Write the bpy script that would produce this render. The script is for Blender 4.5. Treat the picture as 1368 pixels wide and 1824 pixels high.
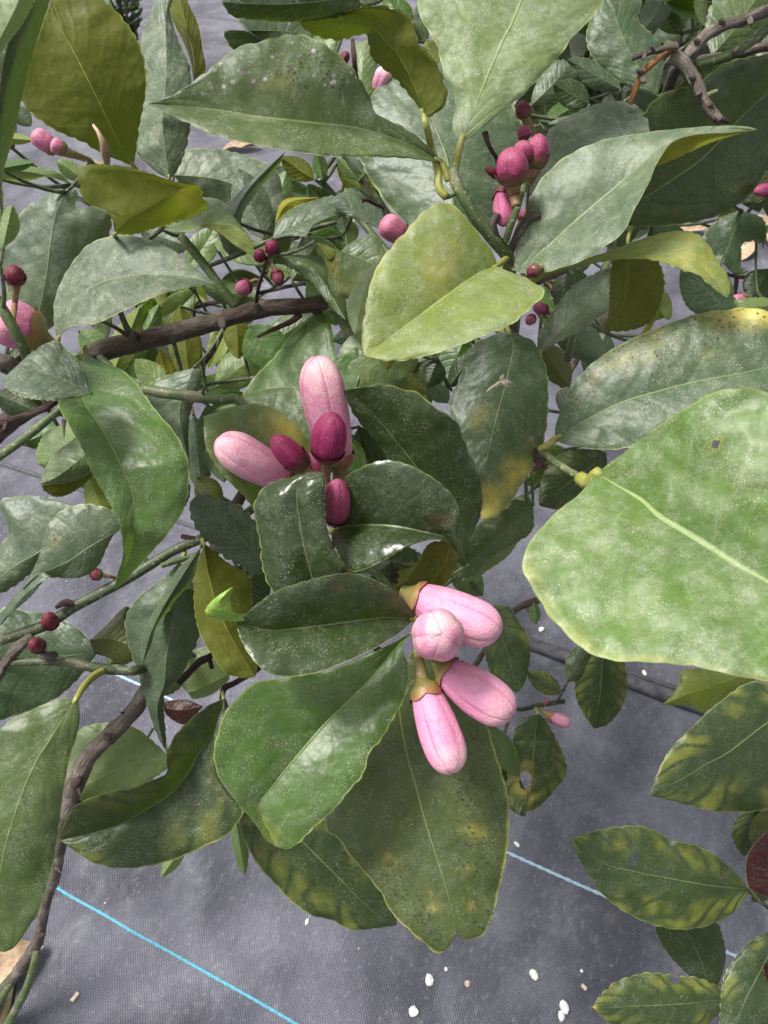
import bpy, math, random
import numpy as np
from mathutils import Vector, Matrix, noise, Euler
R_ = math.radians
random.seed(7)
scene = bpy.context.scene
for o in list(bpy.data.objects): bpy.data.objects.remove(o)

# ------------------------------------------------------------------ camera
CAM_H, PITCH, FPX = 0.62, R_(49), 1372.0
W, H = 1368.0, 1824.0
cam_d = bpy.data.cameras.new('camera'); cam = bpy.data.objects.new('camera', cam_d)
scene.collection.objects.link(cam); scene.camera = cam
cam.location = (0, 0, CAM_H); cam.rotation_euler = (math.pi/2 - PITCH, 0, 0)
cam_d.sensor_fit = 'VERTICAL'; cam_d.sensor_height = 36; cam_d.sensor_width = 27
cam_d.lens = 36*FPX/H
cam_d.clip_start = 0.01; cam_d.clip_end = 200
cam_d.dof.use_dof = True; cam_d.dof.focus_distance = 0.29; cam_d.dof.aperture_fstop = 34
CAM = Vector((0, 0, CAM_H))
FWD = Vector((0, math.cos(PITCH), -math.sin(PITCH)))
UP = Vector((0, math.sin(PITCH), math.cos(PITCH))); RIGHT = Vector((1, 0, 0))

# ------------------------------------------------------------------ sky, sun, exposure
SUN_EL, SUN_AZ = 62, -80         # elevation; azimuth in degrees from +Y towards +X
w = bpy.data.worlds.new('World'); scene.world = w; w.use_nodes = True
nt = w.node_tree; nt.nodes.clear()
sky = nt.nodes.new('ShaderNodeTexSky'); sky.sky_type = 'NISHITA'; sky.sun_disc = False
sky.sun_elevation = R_(SUN_EL); sky.sun_rotation = R_(SUN_AZ)
sky.air_density = 1.0; sky.dust_density = 4.0; sky.ozone_density = 1.0
hs = nt.nodes.new('ShaderNodeHueSaturation'); hs.inputs['Saturation'].default_value = 0.12
bg = nt.nodes.new('ShaderNodeBackground'); bg.inputs['Strength'].default_value = 0.058
ow = nt.nodes.new('ShaderNodeOutputWorld')
nt.links.new(sky.outputs[0], hs.inputs['Color']); nt.links.new(hs.outputs[0], bg.inputs['Color'])
nt.links.new(bg.outputs[0], ow.inputs['Surface'])
sd = bpy.data.lights.new('sun', 'SUN'); sd.energy = 1.5; sd.angle = R_(16); sd.color = (1, 0.965, 0.90)
sun = bpy.data.objects.new('sun', sd); scene.collection.objects.link(sun)
sdir = Vector((math.sin(R_(SUN_AZ))*math.cos(R_(SUN_EL)), math.cos(R_(SUN_AZ))*math.cos(R_(SUN_EL)), math.sin(R_(SUN_EL))))
sun.rotation_euler = sdir.to_track_quat('Z', 'Y').to_euler(); sun.location = (0, 0, 3)
vs = scene.view_settings; vs.view_transform = 'Standard'; vs.look = 'None'; vs.gamma = 1; vs.exposure = 1.9
scene.render.engine = 'CYCLES'; scene.cycles.max_bounces = 5; scene.cycles.diffuse_bounces = 3; scene.cycles.glossy_bounces = 2; scene.cycles.transmission_bounces = 3

# ------------------------------------------------------------------ pixel helpers
def ray(x, y): return FWD + RIGHT*((x - W/2)/FPX) + UP*((H/2 - y)/FPX)
def P(x, y, d): return CAM + ray(x, y)*d
def G(x, y, z=0.0):
    r = ray(x, y); return CAM + r*((z - CAM_H)/r.z)
def pts(s):
    if not isinstance(s, str): return list(s)
    return [tuple(float(v) for v in t.split(',')) for t in s.split()]
def catmull(p, n):
    """resample a polyline (list of tuples) into n points, even arc length"""
    p = [Vector(q) for q in p]
    if len(p) == 1: return p*n
    if len(p) == 2: return [p[0].lerp(p[1], i/(n-1)) for i in range(n)]
    out = []; ext = [p[0]*2 - p[1]] + p + [p[-1]*2 - p[-2]]
    for i in range(1, len(ext)-2):
        a, b, c, d = ext[i-1:i+3]
        for k in range(12):
            t = k/12
            out.append(0.5*((2*b) + (c-a)*t + (2*a-5*b+4*c-d)*t*t + (-a+3*b-3*c+d)*t**3))
    out.append(p[-1])
    L = [0]
    for i in range(1, len(out)): L.append(L[-1] + (out[i]-out[i-1]).length)
    res = []; j = 0
    for i in range(n):
        s = L[-1]*i/(n-1)
        while j < len(L)-2 and L[j+1] < s: j += 1
        seg = L[j+1]-L[j]
        res.append(out[j].lerp(out[j+1], 0 if seg < 1e-9 else min(1, (s-L[j])/seg)))
    return res
def interp(vals, t):
    if isinstance(vals, (int, float)): return vals
    if len(vals) == 2: return vals[0] + (vals[1]-vals[0])*t
    if len(vals) == 3:      # quadratic through three values
        a, b, c = vals; return a*(2*(t-.5)*(t-1)) + b*(-4*t*(t-1)) + c*(2*t*(t-.5))
    f = t*(len(vals)-1); i = min(int(f), len(vals)-2); return vals[i] + (vals[i+1]-vals[i])*(f-i)

# ------------------------------------------------------------------ materials
def new_mat(name):
    m = bpy.data.materials.new(name); m.use_nodes = True; m.node_tree.nodes.clear(); return m, m.node_tree
class N:
    """tiny node helper"""
    def __init__(s, t): s.t = t
    def node(s, typ, **kw):
        n = s.t.nodes.new(typ)
        for k, v in kw.items(): setattr(n, k, v)
        return n
    def put(s, sock, v):
        if v is None: return
        if hasattr(v, 'is_output') or isinstance(v, bpy.types.NodeSocket): s.t.links.new(v, sock)
        else:
            if sock.type == 'RGBA' and len(v) == 3: v = (*v, 1)
            sock.default_value = v
    def math(s, op, a, b=None, c=None, clamp=False):
        n = s.node('ShaderNodeMath', operation=op, use_clamp=clamp)
        s.put(n.inputs[0], a); s.put(n.inputs[1], b)
        if c is not None: s.put(n.inputs[2], c)
        return n.outputs[0]
    def mix(s, f, a, b, mode='MIX'):
        n = s.node('ShaderNodeMix', data_type='RGBA', blend_type=mode); n.clamp_factor = True
        s.put(n.inputs[0], f); s.put(n.inputs[6], a); s.put(n.inputs[7], b); return n.outputs[2]
    def ss(s, v, lo, hi):
        n = s.node('ShaderNodeMapRange', interpolation_type='SMOOTHSTEP')
        s.put(n.inputs['Value'], v); s.put(n.inputs['From Min'], lo); s.put(n.inputs['From Max'], hi)
        return n.outputs[0]
    def noise(s, vec, scale, detail=3, rough=.55, dist=0, col=False):
        n = s.node('ShaderNodeTexNoise'); s.put(n.inputs['Vector'], vec); n.inputs['Scale'].default_value = scale
        n.inputs['Detail'].default_value = detail; n.inputs['Roughness'].default_value = rough
        n.inputs['Distortion'].default_value = dist
        return n.outputs['Color'] if col else n.outputs['Fac']
    def vor(s, vec, scale, feat='F1', out='Distance'):
        n = s.node('ShaderNodeTexVoronoi', feature=feat); s.put(n.inputs['Vector'], vec)
        n.inputs['Scale'].default_value = scale; return n.outputs[out]
    def attr(s, name, typ='GEOMETRY', out='Fac'):
        return s.node('ShaderNodeAttribute', attribute_name=name, attribute_type=typ).outputs[out]
    def bump(s, h, strength=.3, dist=.001, nrm=None):
        n = s.node('ShaderNodeBump'); n.inputs['Strength'].default_value = strength
        n.inputs['Distance'].default_value = dist; s.put(n.inputs['Height'], h)
        if nrm is not None: s.put(n.inputs['Normal'], nrm)
        return n.outputs[0]
    def bsdf(s, col, rough, nrm=None, spec=.5, **kw):
        n = s.node('ShaderNodeBsdfPrincipled'); s.put(n.inputs['Base Color'], col); s.put(n.inputs['Roughness'], rough)
        s.put(n.inputs['Specular IOR Level'], spec)
        if nrm is not None: s.put(n.inputs['Normal'], nrm)
        for k, v in kw.items(): s.put(n.inputs[k.replace('_', ' ')], v)
        return n.outputs[0]
    def out(s, sh):
        o = s.node('ShaderNodeOutputMaterial'); s.t.links.new(sh, o.inputs['Surface'])

LEAFM = {}
def leaf_material(spots=False, lichen=False, mottled=False, patched=False):
    key = (spots, lichen, mottled, patched)
    if key in LEAFM: return LEAFM[key]
    m, t = new_mat('citrus_leaf' + '_speckled'*spots + '_lichen'*lichen + '_mottled'*mottled + '_blotched'*patched); n = N(t); LEAFM[key] = m
    uv = n.node('ShaderNodeUVMap').outputs[0]
    sx = n.node('ShaderNodeSeparateXYZ'); n.put(sx.inputs[0], uv); u0, v = sx.outputs[0], sx.outputs[1]
    u = n.math('MULTIPLY_ADD', u0, 2.0, -1.0); au = n.math('ABSOLUTE', u)
    oc = n.node('ShaderNodeTexCoord').outputs['Object']
    rnd = n.node('ShaderNodeObjectInfo').outputs['Random']
    off = n.node('ShaderNodeVectorMath', operation='ADD'); n.put(off.inputs[0], oc)
    cx = n.node('ShaderNodeCombineXYZ'); n.put(cx.inputs[0], n.math('MULTIPLY', rnd, 7.0)); n.put(cx.inputs[1], n.math('MULTIPLY', rnd, 13.0)); n.put(off.inputs[1], cx.outputs[0])
    pos = off.outputs[0]
    tint = n.attr('tint', 'OBJECT', 'Color'); dust = n.attr('dust', 'OBJECT'); mot = n.attr('mottle', 'OBJECT'); gl = n.attr('gloss', 'OBJECT')
    wob = n.noise(pos, 45, 1)
    sv = n.math('ADD', n.math('MULTIPLY_ADD', v, 8.0, n.math('MULTIPLY', au, -1.9)), n.math('MULTIPLY', wob, 1.9))
    sv = n.math('ADD', sv, n.math('MULTIPLY', n.math('SIGN', u), 0.23))
    fr = n.math('FRACT', sv); dv = n.math('MULTIPLY', n.math('ABSOLUTE', n.math('SUBTRACT', fr, .5)), 2.0)   # 1 at vein
    vein = n.ss(dv, .90, 1.0); vein_soft = n.ss(dv, .45, 1.0)
    mid_w = n.math('MULTIPLY_ADD', v, -.016, .026)
    midrib = n.math('SUBTRACT', 1.0, n.ss(n.math('DIVIDE', au, mid_w), .45, 1.15))
    edge0 = n.ss(au, .968, .990)
    big = n.noise(pos, 34, 3, .62); fine = n.noise(pos, 170, 4, .65)
    edge = n.math('MULTIPLY', edge0, n.math('MULTIPLY_ADD', n.ss(big, .36, .62), .8, .2))
    c = n.mix(n.math('MULTIPLY', n.ss(big, .3, .7), .6), tint, n.mix(1.0, tint, (1.7, 1.5, .95), 'MULTIPLY'))
    c = n.mix(n.math('MULTIPLY', n.ss(fine, .38, .66), .5), c, n.mix(1.0, c, (.5, .58, .62), 'MULTIPLY'))
    if mottled:
        mb = n.math('MULTIPLY', n.math('SUBTRACT', 1.0, vein_soft), n.ss(n.noise(pos, 60, 2), .40, .70))
        mb = n.math('MULTIPLY', n.math('MULTIPLY', mb, n.ss(au, .15, .7)), mot)
        c = n.mix(n.math('MULTIPLY', mb, .85, clamp=True), c, (.23, .25, .035))
    if patched:
        patch = n.attr('patch')
        pn = n.math('MULTIPLY', n.ss(n.math('ADD', patch, n.math('MULTIPLY_ADD', n.noise(pos, 130, 4, .68), 1.1, -.55)), .10, .90), n.ss(patch, .02, .15), clamp=True)
        fresh = n.ss(patch, 1.2, 1.6); pn = n.math('MULTIPLY', pn, n.math('SUBTRACT', 1.0, fresh)); c = n.mix(fresh, c, (.20, .33, .04))
        c = n.mix(n.math('MULTIPLY', pn, n.math('MULTIPLY_ADD', n.ss(patch, .5, 1.0), .35, .5)), c, n.mix(n.ss(fine, .35, .7), (.50, .38, .05), (.58, .53, .09)))
    c = n.mix(n.math('MULTIPLY', vein, .38), c, n.mix(1.0, c, (1.7, 1.6, 1.3), 'MULTIPLY'))
    c = n.mix(n.math('MULTIPLY', midrib, .8), c, n.mix(.45, n.mix(1.0, c, (2.2, 2.0, 1.6), 'MULTIPLY'), (.30, .36, .13)))
    c = n.mix(n.math('MULTIPLY', edge, .58), c, (.32, .37, .10))
    sm = n.ss(n.noise(pos, 55, 6, .78, .3), .36, .70)
    mp = n.node('ShaderNodeMapping'); n.put(mp.inputs['Vector'], uv); mp.inputs['Scale'].default_value = (2.5, 26, 1)
    mp.inputs['Rotation'].default_value = (0, 0, .5)
    addr = n.node('ShaderNodeVectorMath', operation='ADD'); n.put(addr.inputs[0], mp.outputs[0]); n.put(addr.inputs[1], cx.outputs[0])
    st = n.ss(n.noise(addr.outputs[0], 1.6, 4, .68), .48, .8)
    d2 = n.math('POWER', dust, 1.75)
    pat = n.math('MULTIPLY', n.math('MULTIPLY_ADD', n.ss(fine, .34, .62), .6, .4), n.math('ADD', n.math('MULTIPLY', sm, .62), n.math('MULTIPLY', st, .38)))
    film = n.math('MULTIPLY', n.math('MULTIPLY_ADD', pat, .78, .07), d2, clamp=True)
    c = n.mix(film, c, (.41, .445, .33))
    gate = n.math('MULTIPLY', n.ss(fine, .38, .62), n.ss(big, .34, .62))
    gr = n.math('MULTIPLY', n.math('SUBTRACT', 1.0, n.ss(n.vor(pos, 820), .11, .21)), gate)
    gr2 = n.math('MULTIPLY', n.math('SUBTRACT', 1.0, n.ss(n.vor(pos, 2000), .16, .34)), n.ss(fine, .36, .62))
    grains = n.math('MULTIPLY', n.math('MAXIMUM', gr, n.math('MULTIPLY', gr2, .9)), n.math('MULTIPLY_ADD', dust, .6, .5), clamp=True)
    c = n.mix(n.math('MULTIPLY', grains, .62), c, (.62, .62, .46))
    if spots:
        spot = n.attr('spot')
        sp = n.math('SUBTRACT', 1.0, n.ss(n.vor(pos, 560), .18, .34))
        sp = n.math('MULTIPLY', n.math('MULTIPLY', sp, n.ss(n.noise(pos, 130, 2), .36, .50)), n.ss(spot, .05, .5), clamp=True)
        c = n.mix(n.math('MULTIPLY', sp, .9), c, (.025, .018, .014))
    if lichen:
        lich = n.attr('lichen'); lb = n.math('SUBTRACT', 1.0, n.ss(n.math('ADD', n.vor(pos, 330), n.math('MULTIPLY', fine, .45)), .40, .56))
        lb = n.math('MULTIPLY', n.math('MULTIPLY', lb, n.ss(n.noise(pos, 110, 3), .42, .50)), n.ss(lich, .1, .5), clamp=True)
        c = n.mix(n.math('MULTIPLY', lb, .8), c, n.mix(n.ss(fine, .4, .6), (.16, .12, .14), (.52, .46, .48)))
    net = n.math('SUBTRACT', 1.0, n.ss(n.vor(pos, 190, 'DISTANCE_TO_EDGE'), .02, .16))
    c = n.mix(n.math('MULTIPLY', n.math('MULTIPLY', net, n.ss(fine, .4, .6)), .16), c, n.mix(1.0, c, (1.6, 1.5, 1.3), 'MULTIPLY'))
    ut = n.attr('under_tint', 'OBJECT', 'Color')
    uc = n.mix(n.math('MULTIPLY', big, .8), ut, n.mix(1.0, ut, (1.55, 1.4, .8), 'MULTIPLY'))
    uc = n.mix(n.math('MULTIPLY', n.math('MULTIPLY', net, n.ss(fine, .3, .6)), .45), uc, n.mix(1.0, uc, (.55, .66, .6), 'MULTIPLY'))
    uc = n.mix(n.math('MULTIPLY', vein, .35), uc, n.mix(1.0, uc, (.62, .68, .6), 'MULTIPLY'))
    if patched: uc = n.mix(n.math('MULTIPLY', pn, .4), uc, (.4, .32, .05))
    uc = n.mix(n.math('MULTIPLY', midrib, .7), uc, (.33, .34, .09))
    uc = n.mix(n.math('MULTIPLY', edge, .5), uc, (.36, .36, .10))
    uc = n.mix(n.math('MULTIPLY', grains, .3), uc, (.55, .55, .3))
    if spots: uc = n.mix(n.math('MULTIPLY', sp, .85), uc, (.04, .025, .015))
    back = n.node('ShaderNodeNewGeometry').outputs['Backfacing']
    col = n.mix(back, c, uc)
    h = n.math('MULTIPLY', midrib, .8)
    h = n.math('ADD', h, n.math('MULTIPLY', vein_soft, -.10)); h = n.math('ADD', h, n.math('MULTIPLY', n.noise(pos, 150, 2), .8))
    nb = n.bump(h, .6, .0015)
    rough = n.math('ADD', n.math('SUBTRACT', .58, n.math('MULTIPLY', gl, .32)), n.math('MULTIPLY', film, .25), clamp=True)
    rough = n.math('ADD', rough, n.math('MULTIPLY', back, .12), clamp=True)
    spec = n.math('MULTIPLY', n.math('MULTIPLY_ADD', gl, .25, .33), n.math('MULTIPLY_ADD', back, -.5, 1.0))
    sh = n.bsdf(col, rough, nb, spec)
    tr = n.node('ShaderNodeBsdfTranslucent')
    trc = n.mix(1.0, n.mix(.3, tint, ut), (3.6, 3.5, .9), 'MULTIPLY')
    if patched: trc = n.mix(pn, trc, (.6, .5, .06))
    n.put(tr.inputs[0], trc)
    mx = n.node('ShaderNodeMixShader'); mx.inputs[0].default_value = .22
    t.links.new(sh, mx.inputs[1]); t.links.new(tr.outputs[0], mx.inputs[2]); n.out(mx.outputs[0]); return m

def bark_material(name, c1, c2, c3, s=1.0, green=0.0):
    m, t = new_mat(name); n = N(t)
    uv = n.node('ShaderNodeUVMap').outputs[0]; oc = n.node('ShaderNodeTexCoord').outputs['Object']
    mp = n.node('ShaderNodeMapping'); n.put(mp.inputs['Vector'], uv); mp.inputs['Scale'].default_value = (7, 1.0, 1)
    streak = n.noise(mp.outputs[0], 1.6, 6, .7, .8); blot = n.noise(oc, 70*s, 4); fine = n.noise(oc, 500*s, 4, .7)
    c = n.mix(n.ss(streak, .3, .7), c1, c2); c = n.mix(n.ss(blot, .5, .68), c, c3)
    c = n.mix(n.math('MULTIPLY', n.ss(fine, .4, .7), .4), c, n.mix(1.0, c, (.55, .55, .55), 'MULTIPLY'))
    if green: c = n.mix(n.math('MULTIPLY', n.ss(n.noise(oc, 40*s, 3), .45, .62), green), c, (.07, .10, .03))
    h = n.math('ADD', n.math('MULTIPLY', streak, 1.0), n.math('MULTIPLY', fine, .4))
    n.out(n.bsdf(c, .7, n.bump(h, 1.0, .0030), .3)); return m
def stem_material(name, c1, c2, scar=.35):
    m, t = new_mat(name); n = N(t)
    uv = n.node('ShaderNodeUVMap').outputs[0]; oc = n.node('ShaderNodeTexCoord').outputs['Object']
    mp = n.node('ShaderNodeMapping'); n.put(mp.inputs['Vector'], uv); mp.inputs['Scale'].default_value = (8, .8, 1)
    streak = n.noise(mp.outputs[0], 2.0, 4, .6); blot = n.noise(oc, 60, 4)
    c = n.mix(n.ss(streak, .3, .7), c1, c2)
    c = n.mix(n.math('MULTIPLY', n.ss(blot, .55, .64), scar), c, (.30, .25, .17))
    c = n.mix(n.math('MULTIPLY', n.ss(n.noise(oc, 700, 2), .58, .7), .35), c, (.5, .5, .38))
    n.out(n.bsdf(c, .5, n.bump(n.math('ADD', streak, n.noise(oc, 300, 3)), .5, .0006), .4)); return m
def petal_material():
    m, t = new_mat('petal'); n = N(t)
    uv = n.node('ShaderNodeUVMap').outputs[0]
    sx = n.node('ShaderNodeSeparateXYZ'); n.put(sx.inputs[0], uv); u0, v = sx.outputs[0], sx.outputs[1]
    oc = n.node('ShaderNodeTexCoord').outputs['Object']; deep = n.attr('deep', 'OBJECT')
    big = n.noise(oc, 90, 3); fine = n.noise(oc, 420, 4, .6)
    mp = n.node('ShaderNodeMapping'); n.put(mp.inputs['Vector'], uv); mp.inputs['Scale'].default_value = (16, 1.6, 1)
    str_ = n.noise(mp.outputs[0], 1.5, 4)
    pale = n.mix(n.ss(big, .35, .68), (.60, .235, .36), (.66, .37, .44))
    pale = n.mix(n.math('MULTIPLY', n.ss(str_, .45, .75), .45), pale, (.58, .17, .33))
    pale = n.mix(n.math('MULTIPLY', n.math('SUBTRACT', 1.0, n.ss(v, .0, .45)), .5), pale, (.52, .14, .28))
    pale = n.mix(n.math('MULTIPLY', n.math('MULTIPLY', n.ss(v, .5, .95), n.ss(big, .3, .6)), .55), pale, (.80, .56, .55))
    pale = n.mix(n.math('MULTIPLY', n.ss(n.noise(oc, 45, 2), .45, .65), .45), pale, (.60, .20, .40))
    dp = n.mix(n.ss(str_, .35, .7), (.20, .010, .064), (.31, .032, .110))
    dp = n.mix(n.math('MULTIPLY', n.math('SUBTRACT', 1.0, n.ss(v, .0, .5)), .7), dp, (.085, .008, .022))
    c = n.mix(n.ss(deep, 1.0, 1.3), n.mix(deep, pale, dp), n.mix(str_, (.075, .006, .014), (.16, .015, .035)))
    c = n.mix(n.math('MULTIPLY', n.ss(fine, .58, .75), .22), c, n.mix(1.0, c, (.75, .55, .5), 'MULTIPLY'))
    eu = n.math('ABSOLUTE', n.math('MULTIPLY_ADD', u0, 2.0, -1.0))
    line = n.math('MULTIPLY', n.ss(eu, .93, .985), n.ss(v, .25, .6))
    crease = n.math('MULTIPLY', n.math('MULTIPLY', n.ss(u0, .72, .80), n.math('SUBTRACT', 1.0, n.ss(u0, .82, .90))), n.ss(v, .1, .5))
    c = n.mix(n.math('MULTIPLY', crease, .5), c, n.mix(1.0, c, (.72, .42, .55), 'MULTIPLY'))
    c = n.mix(n.math('MULTIPLY', line, n.math('MULTIPLY_ADD', deep, -.1, .85)), c, n.mix(deep, (.86, .66, .64), (.66, .32, .38)))
    spk = n.math('MULTIPLY', n.math('SUBTRACT', 1.0, n.ss(n.vor(oc, 420), .08, .14)), n.ss(n.noise(oc, 120, 2), .6, .66))
    c = n.mix(n.math('MULTIPLY', spk, .5), c, (.35, .16, .12))
    pit = n.ss(n.vor(oc, 1100), .1, .45)
    h = n.math('ADD', n.math('ADD', n.math('MULTIPLY', str_, .8), n.math('MULTIPLY', fine, .9)), n.math('MULTIPLY', pit, .35))
    c = n.mix(n.math('MULTIPLY', n.math('SUBTRACT', 1.0, pit), .22), c, n.mix(1.0, c, (.82, .6, .68), 'MULTIPLY'))
    bru = n.math('MULTIPLY', n.ss(n.noise(oc, 190, 4, .7), .56, .70), .4)
    c = n.mix(bru, c, n.mix(1.0, c, (.86, .58, .52), 'MULTIPLY'))
    n.out(n.bsdf(c, .47, n.bump(h, .55, .0006), .40, Subsurface_Weight=.25, Subsurface_Radius=(.9, .35, .4), Subsurface_Scale=.0018)); return m
def calyx_material():
    m, t = new_mat('calyx'); n = N(t); oc = n.node('ShaderNodeTexCoord').outputs['Object']
    uv = n.node('ShaderNodeUVMap').outputs[0]; sx = n.node('ShaderNodeSeparateXYZ'); n.put(sx.inputs[0], uv)
    deep = n.attr('deep', 'OBJECT')
    a = n.mix(n.ss(n.noise(oc, 160, 3), .35, .65), (.23, .15, .05), (.24, .075, .04))
    a = n.mix(n.ss(sx.outputs[1], .45, .95), n.mix(n.noise(oc, 90, 2), (.12, .13, .035), (.22, .16, .055)), a)
    b = n.mix(n.ss(sx.outputs[1], .2, .9), (.10, .085, .03), (.125, .018, .034))
    c = n.mix(deep, a, b)
    n.out(n.bsdf(c, .45, n.bump(n.noise(oc, 500, 3), .4, .0006), .4)); return m
def plain(name, c1, c2, scale=300, rough=.7, bump=.4, dist=.001):
    m, t = new_mat(name); n = N(t); oc = n.node('ShaderNodeTexCoord').outputs['Object']
    f = n.noise(oc, scale, 4, .6)
    n.out(n.bsdf(n.mix(n.ss(f, .3, .7), c1, c2), rough, n.bump(f, bump, dist), .35)); return m
def mat_fabric():
    m, t = new_mat('woven_ground_cover'); n = N(t); oc = n.node('ShaderNodeTexCoord').outputs['Object']
    rot = n.node('ShaderNodeMapping'); n.put(rot.inputs['Vector'], oc); rot.inputs['Rotation'].default_value = (0, 0, WEAVE_ANG)
    sx = n.node('ShaderNodeSeparateXYZ'); n.put(sx.inputs[0], rot.outputs[0])
    wx = n.math('SINE', n.math('MULTIPLY', sx.outputs[0], 2*math.pi/.0021)); wy = n.math('SINE', n.math('MULTIPLY', sx.outputs[1], 2*math.pi/.0026))
    weave = n.math('MULTIPLY', wx, wy)
    st = n.node('ShaderNodeMapping'); n.put(st.inputs['Vector'], rot.outputs[0]); st.inputs['Scale'].default_value = (1, .7, 1)
    a = n.noise(st.outputs[0], 11, 5, .6); b = n.noise(st.outputs[0], 24, 7, .78); f = n.noise(st.outputs[0], 300, 5, .8)
    c = n.mix(n.ss(a, .36, .66), (.047, .047, .063), (.115, .115, .146))
    c = n.mix(n.math('MULTIPLY', n.ss(b, .44, .78), .7), c, (.205, .206, .24))
    c = n.mix(n.math('MULTIPLY', n.ss(f, .52, .78), .4), c, (.42, .42, .46))
    c = n.mix(n.math('MULTIPLY', n.ss(weave, -.2, .9), .55), c, n.mix(1.0, c, (1.5, 1.5, 1.5), 'MULTIPLY'))
    soil = n.math('MULTIPLY', n.ss(n.noise(oc, 5.5, 5, .6), .60, .72), n.ss(n.noise(oc, 70, 4), .42, .62))
    c = n.mix(n.math('MULTIPLY', soil, .6), c, (.36, .31, .27))
    lint = n.math('MULTIPLY', n.math('SUBTRACT', 1.0, n.ss(n.vor(oc, 75), .035, .07)), n.ss(n.noise(oc, 40, 2), .56, .62))
    c = n.mix(lint, c, (.6, .57, .53))
    h = n.math('ADD', n.math('MULTIPLY', weave, .5), n.math('MULTIPLY', f, .6))
    n.out(n.bsdf(c, .55, n.bump(h, .6, .0022), .45)); return m

# ------------------------------------------------------------------ object helpers
COL = scene.collection
ORG = {}
def link(o, org, parent=None):
    COL.objects.link(o); org = Vector(org); ORG[o.name] = org
    if parent is not None: o.parent = parent; o.location = org - ORG[parent.name]
    else: o.location = org
    return o
def empty(name, org, parent=None):
    return link(bpy.data.objects.new(name, None), org, parent)
def tag(o, label, cat, group=None, kind=None):
    if label: o['label'] = label
    if cat: o['category'] = cat
    if group: o['group'] = group
    if kind: o['kind'] = kind
    return o
def mesh(name, verts, faces, mats, parent=None, org=None, uvs=None, smooth=True, attrs=None):
    org = Vector(org) if org is not None else Vector(verts[0])
    me = bpy.data.meshes.new(name); me.from_pydata([tuple(Vector(v) - org) for v in verts], [], faces)
    for mt in (mats if isinstance(mats, (list, tuple)) else [mats]): me.materials.append(mt)
    if uvs:
        lay = me.uv_layers.new(name='UVMap'); vi = [0]*len(me.loops); me.loops.foreach_get('vertex_index', vi)
        flat = []
        for i in vi: flat += uvs[i]
        lay.data.foreach_set('uv', flat)
    for k, vals in (attrs or {}).items():
        a = me.attributes.new(k, 'FLOAT', 'POINT'); a.data.foreach_set('value', vals)
    if smooth: me.polygons.foreach_set('use_smooth', [True]*len(me.polygons))
    me.update()
    return link(bpy.data.objects.new(name, me), org, parent)

def tube_geo(path, radii, seg=10, lump=0.0, seed=0, cap=True):
    """path: world points; radii: one per point"""
    V, F, U = [], [], []; n = len(path); L = 0
    t0 = (path[1]-path[0]).normalized(); a = t0.orthogonal().normalized()
    for i in range(n):
        t = (path[min(i+1, n-1)] - path[max(i-1, 0)])
        t = t.normalized() if t.length > 1e-9 else t0
        a = (a - t*a.dot(t)).normalized(); b = t.cross(a)
        if i: L += (path[i]-path[i-1]).length
        for k in range(seg):
            th = 2*math.pi*k/seg; r = radii[i]
            if lump:
                q = Vector((math.cos(th)*1.3, math.sin(th)*1.3, L*110 + seed*7.3)); r *= 1 + lump*noise.noise(q) + lump*.6*noise.noise(q*2.7)
            V.append(path[i] + (a*math.cos(th) + b*math.sin(th))*r); U.append((k/seg if k <= seg/2 else 1-k/seg, L*60))
    for i in range(n-1):
        for k in range(seg):
            k2 = (k+1) % seg; F.append((i*seg+k, i*seg+k2, (i+1)*seg+k2, (i+1)*seg+k))
    if cap: F.append(tuple(range(seg-1, -1, -1))); F.append(tuple((n-1)*seg+k for k in range(seg)))
    return V, F, U
def tube(name, path, radii, mat, parent, seg=10, lump=0.0, seed=0):
    V, F, U = tube_geo(path, radii, seg, lump, seed)
    return mesh(name, V, F, mat, parent, path[0], U)

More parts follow.
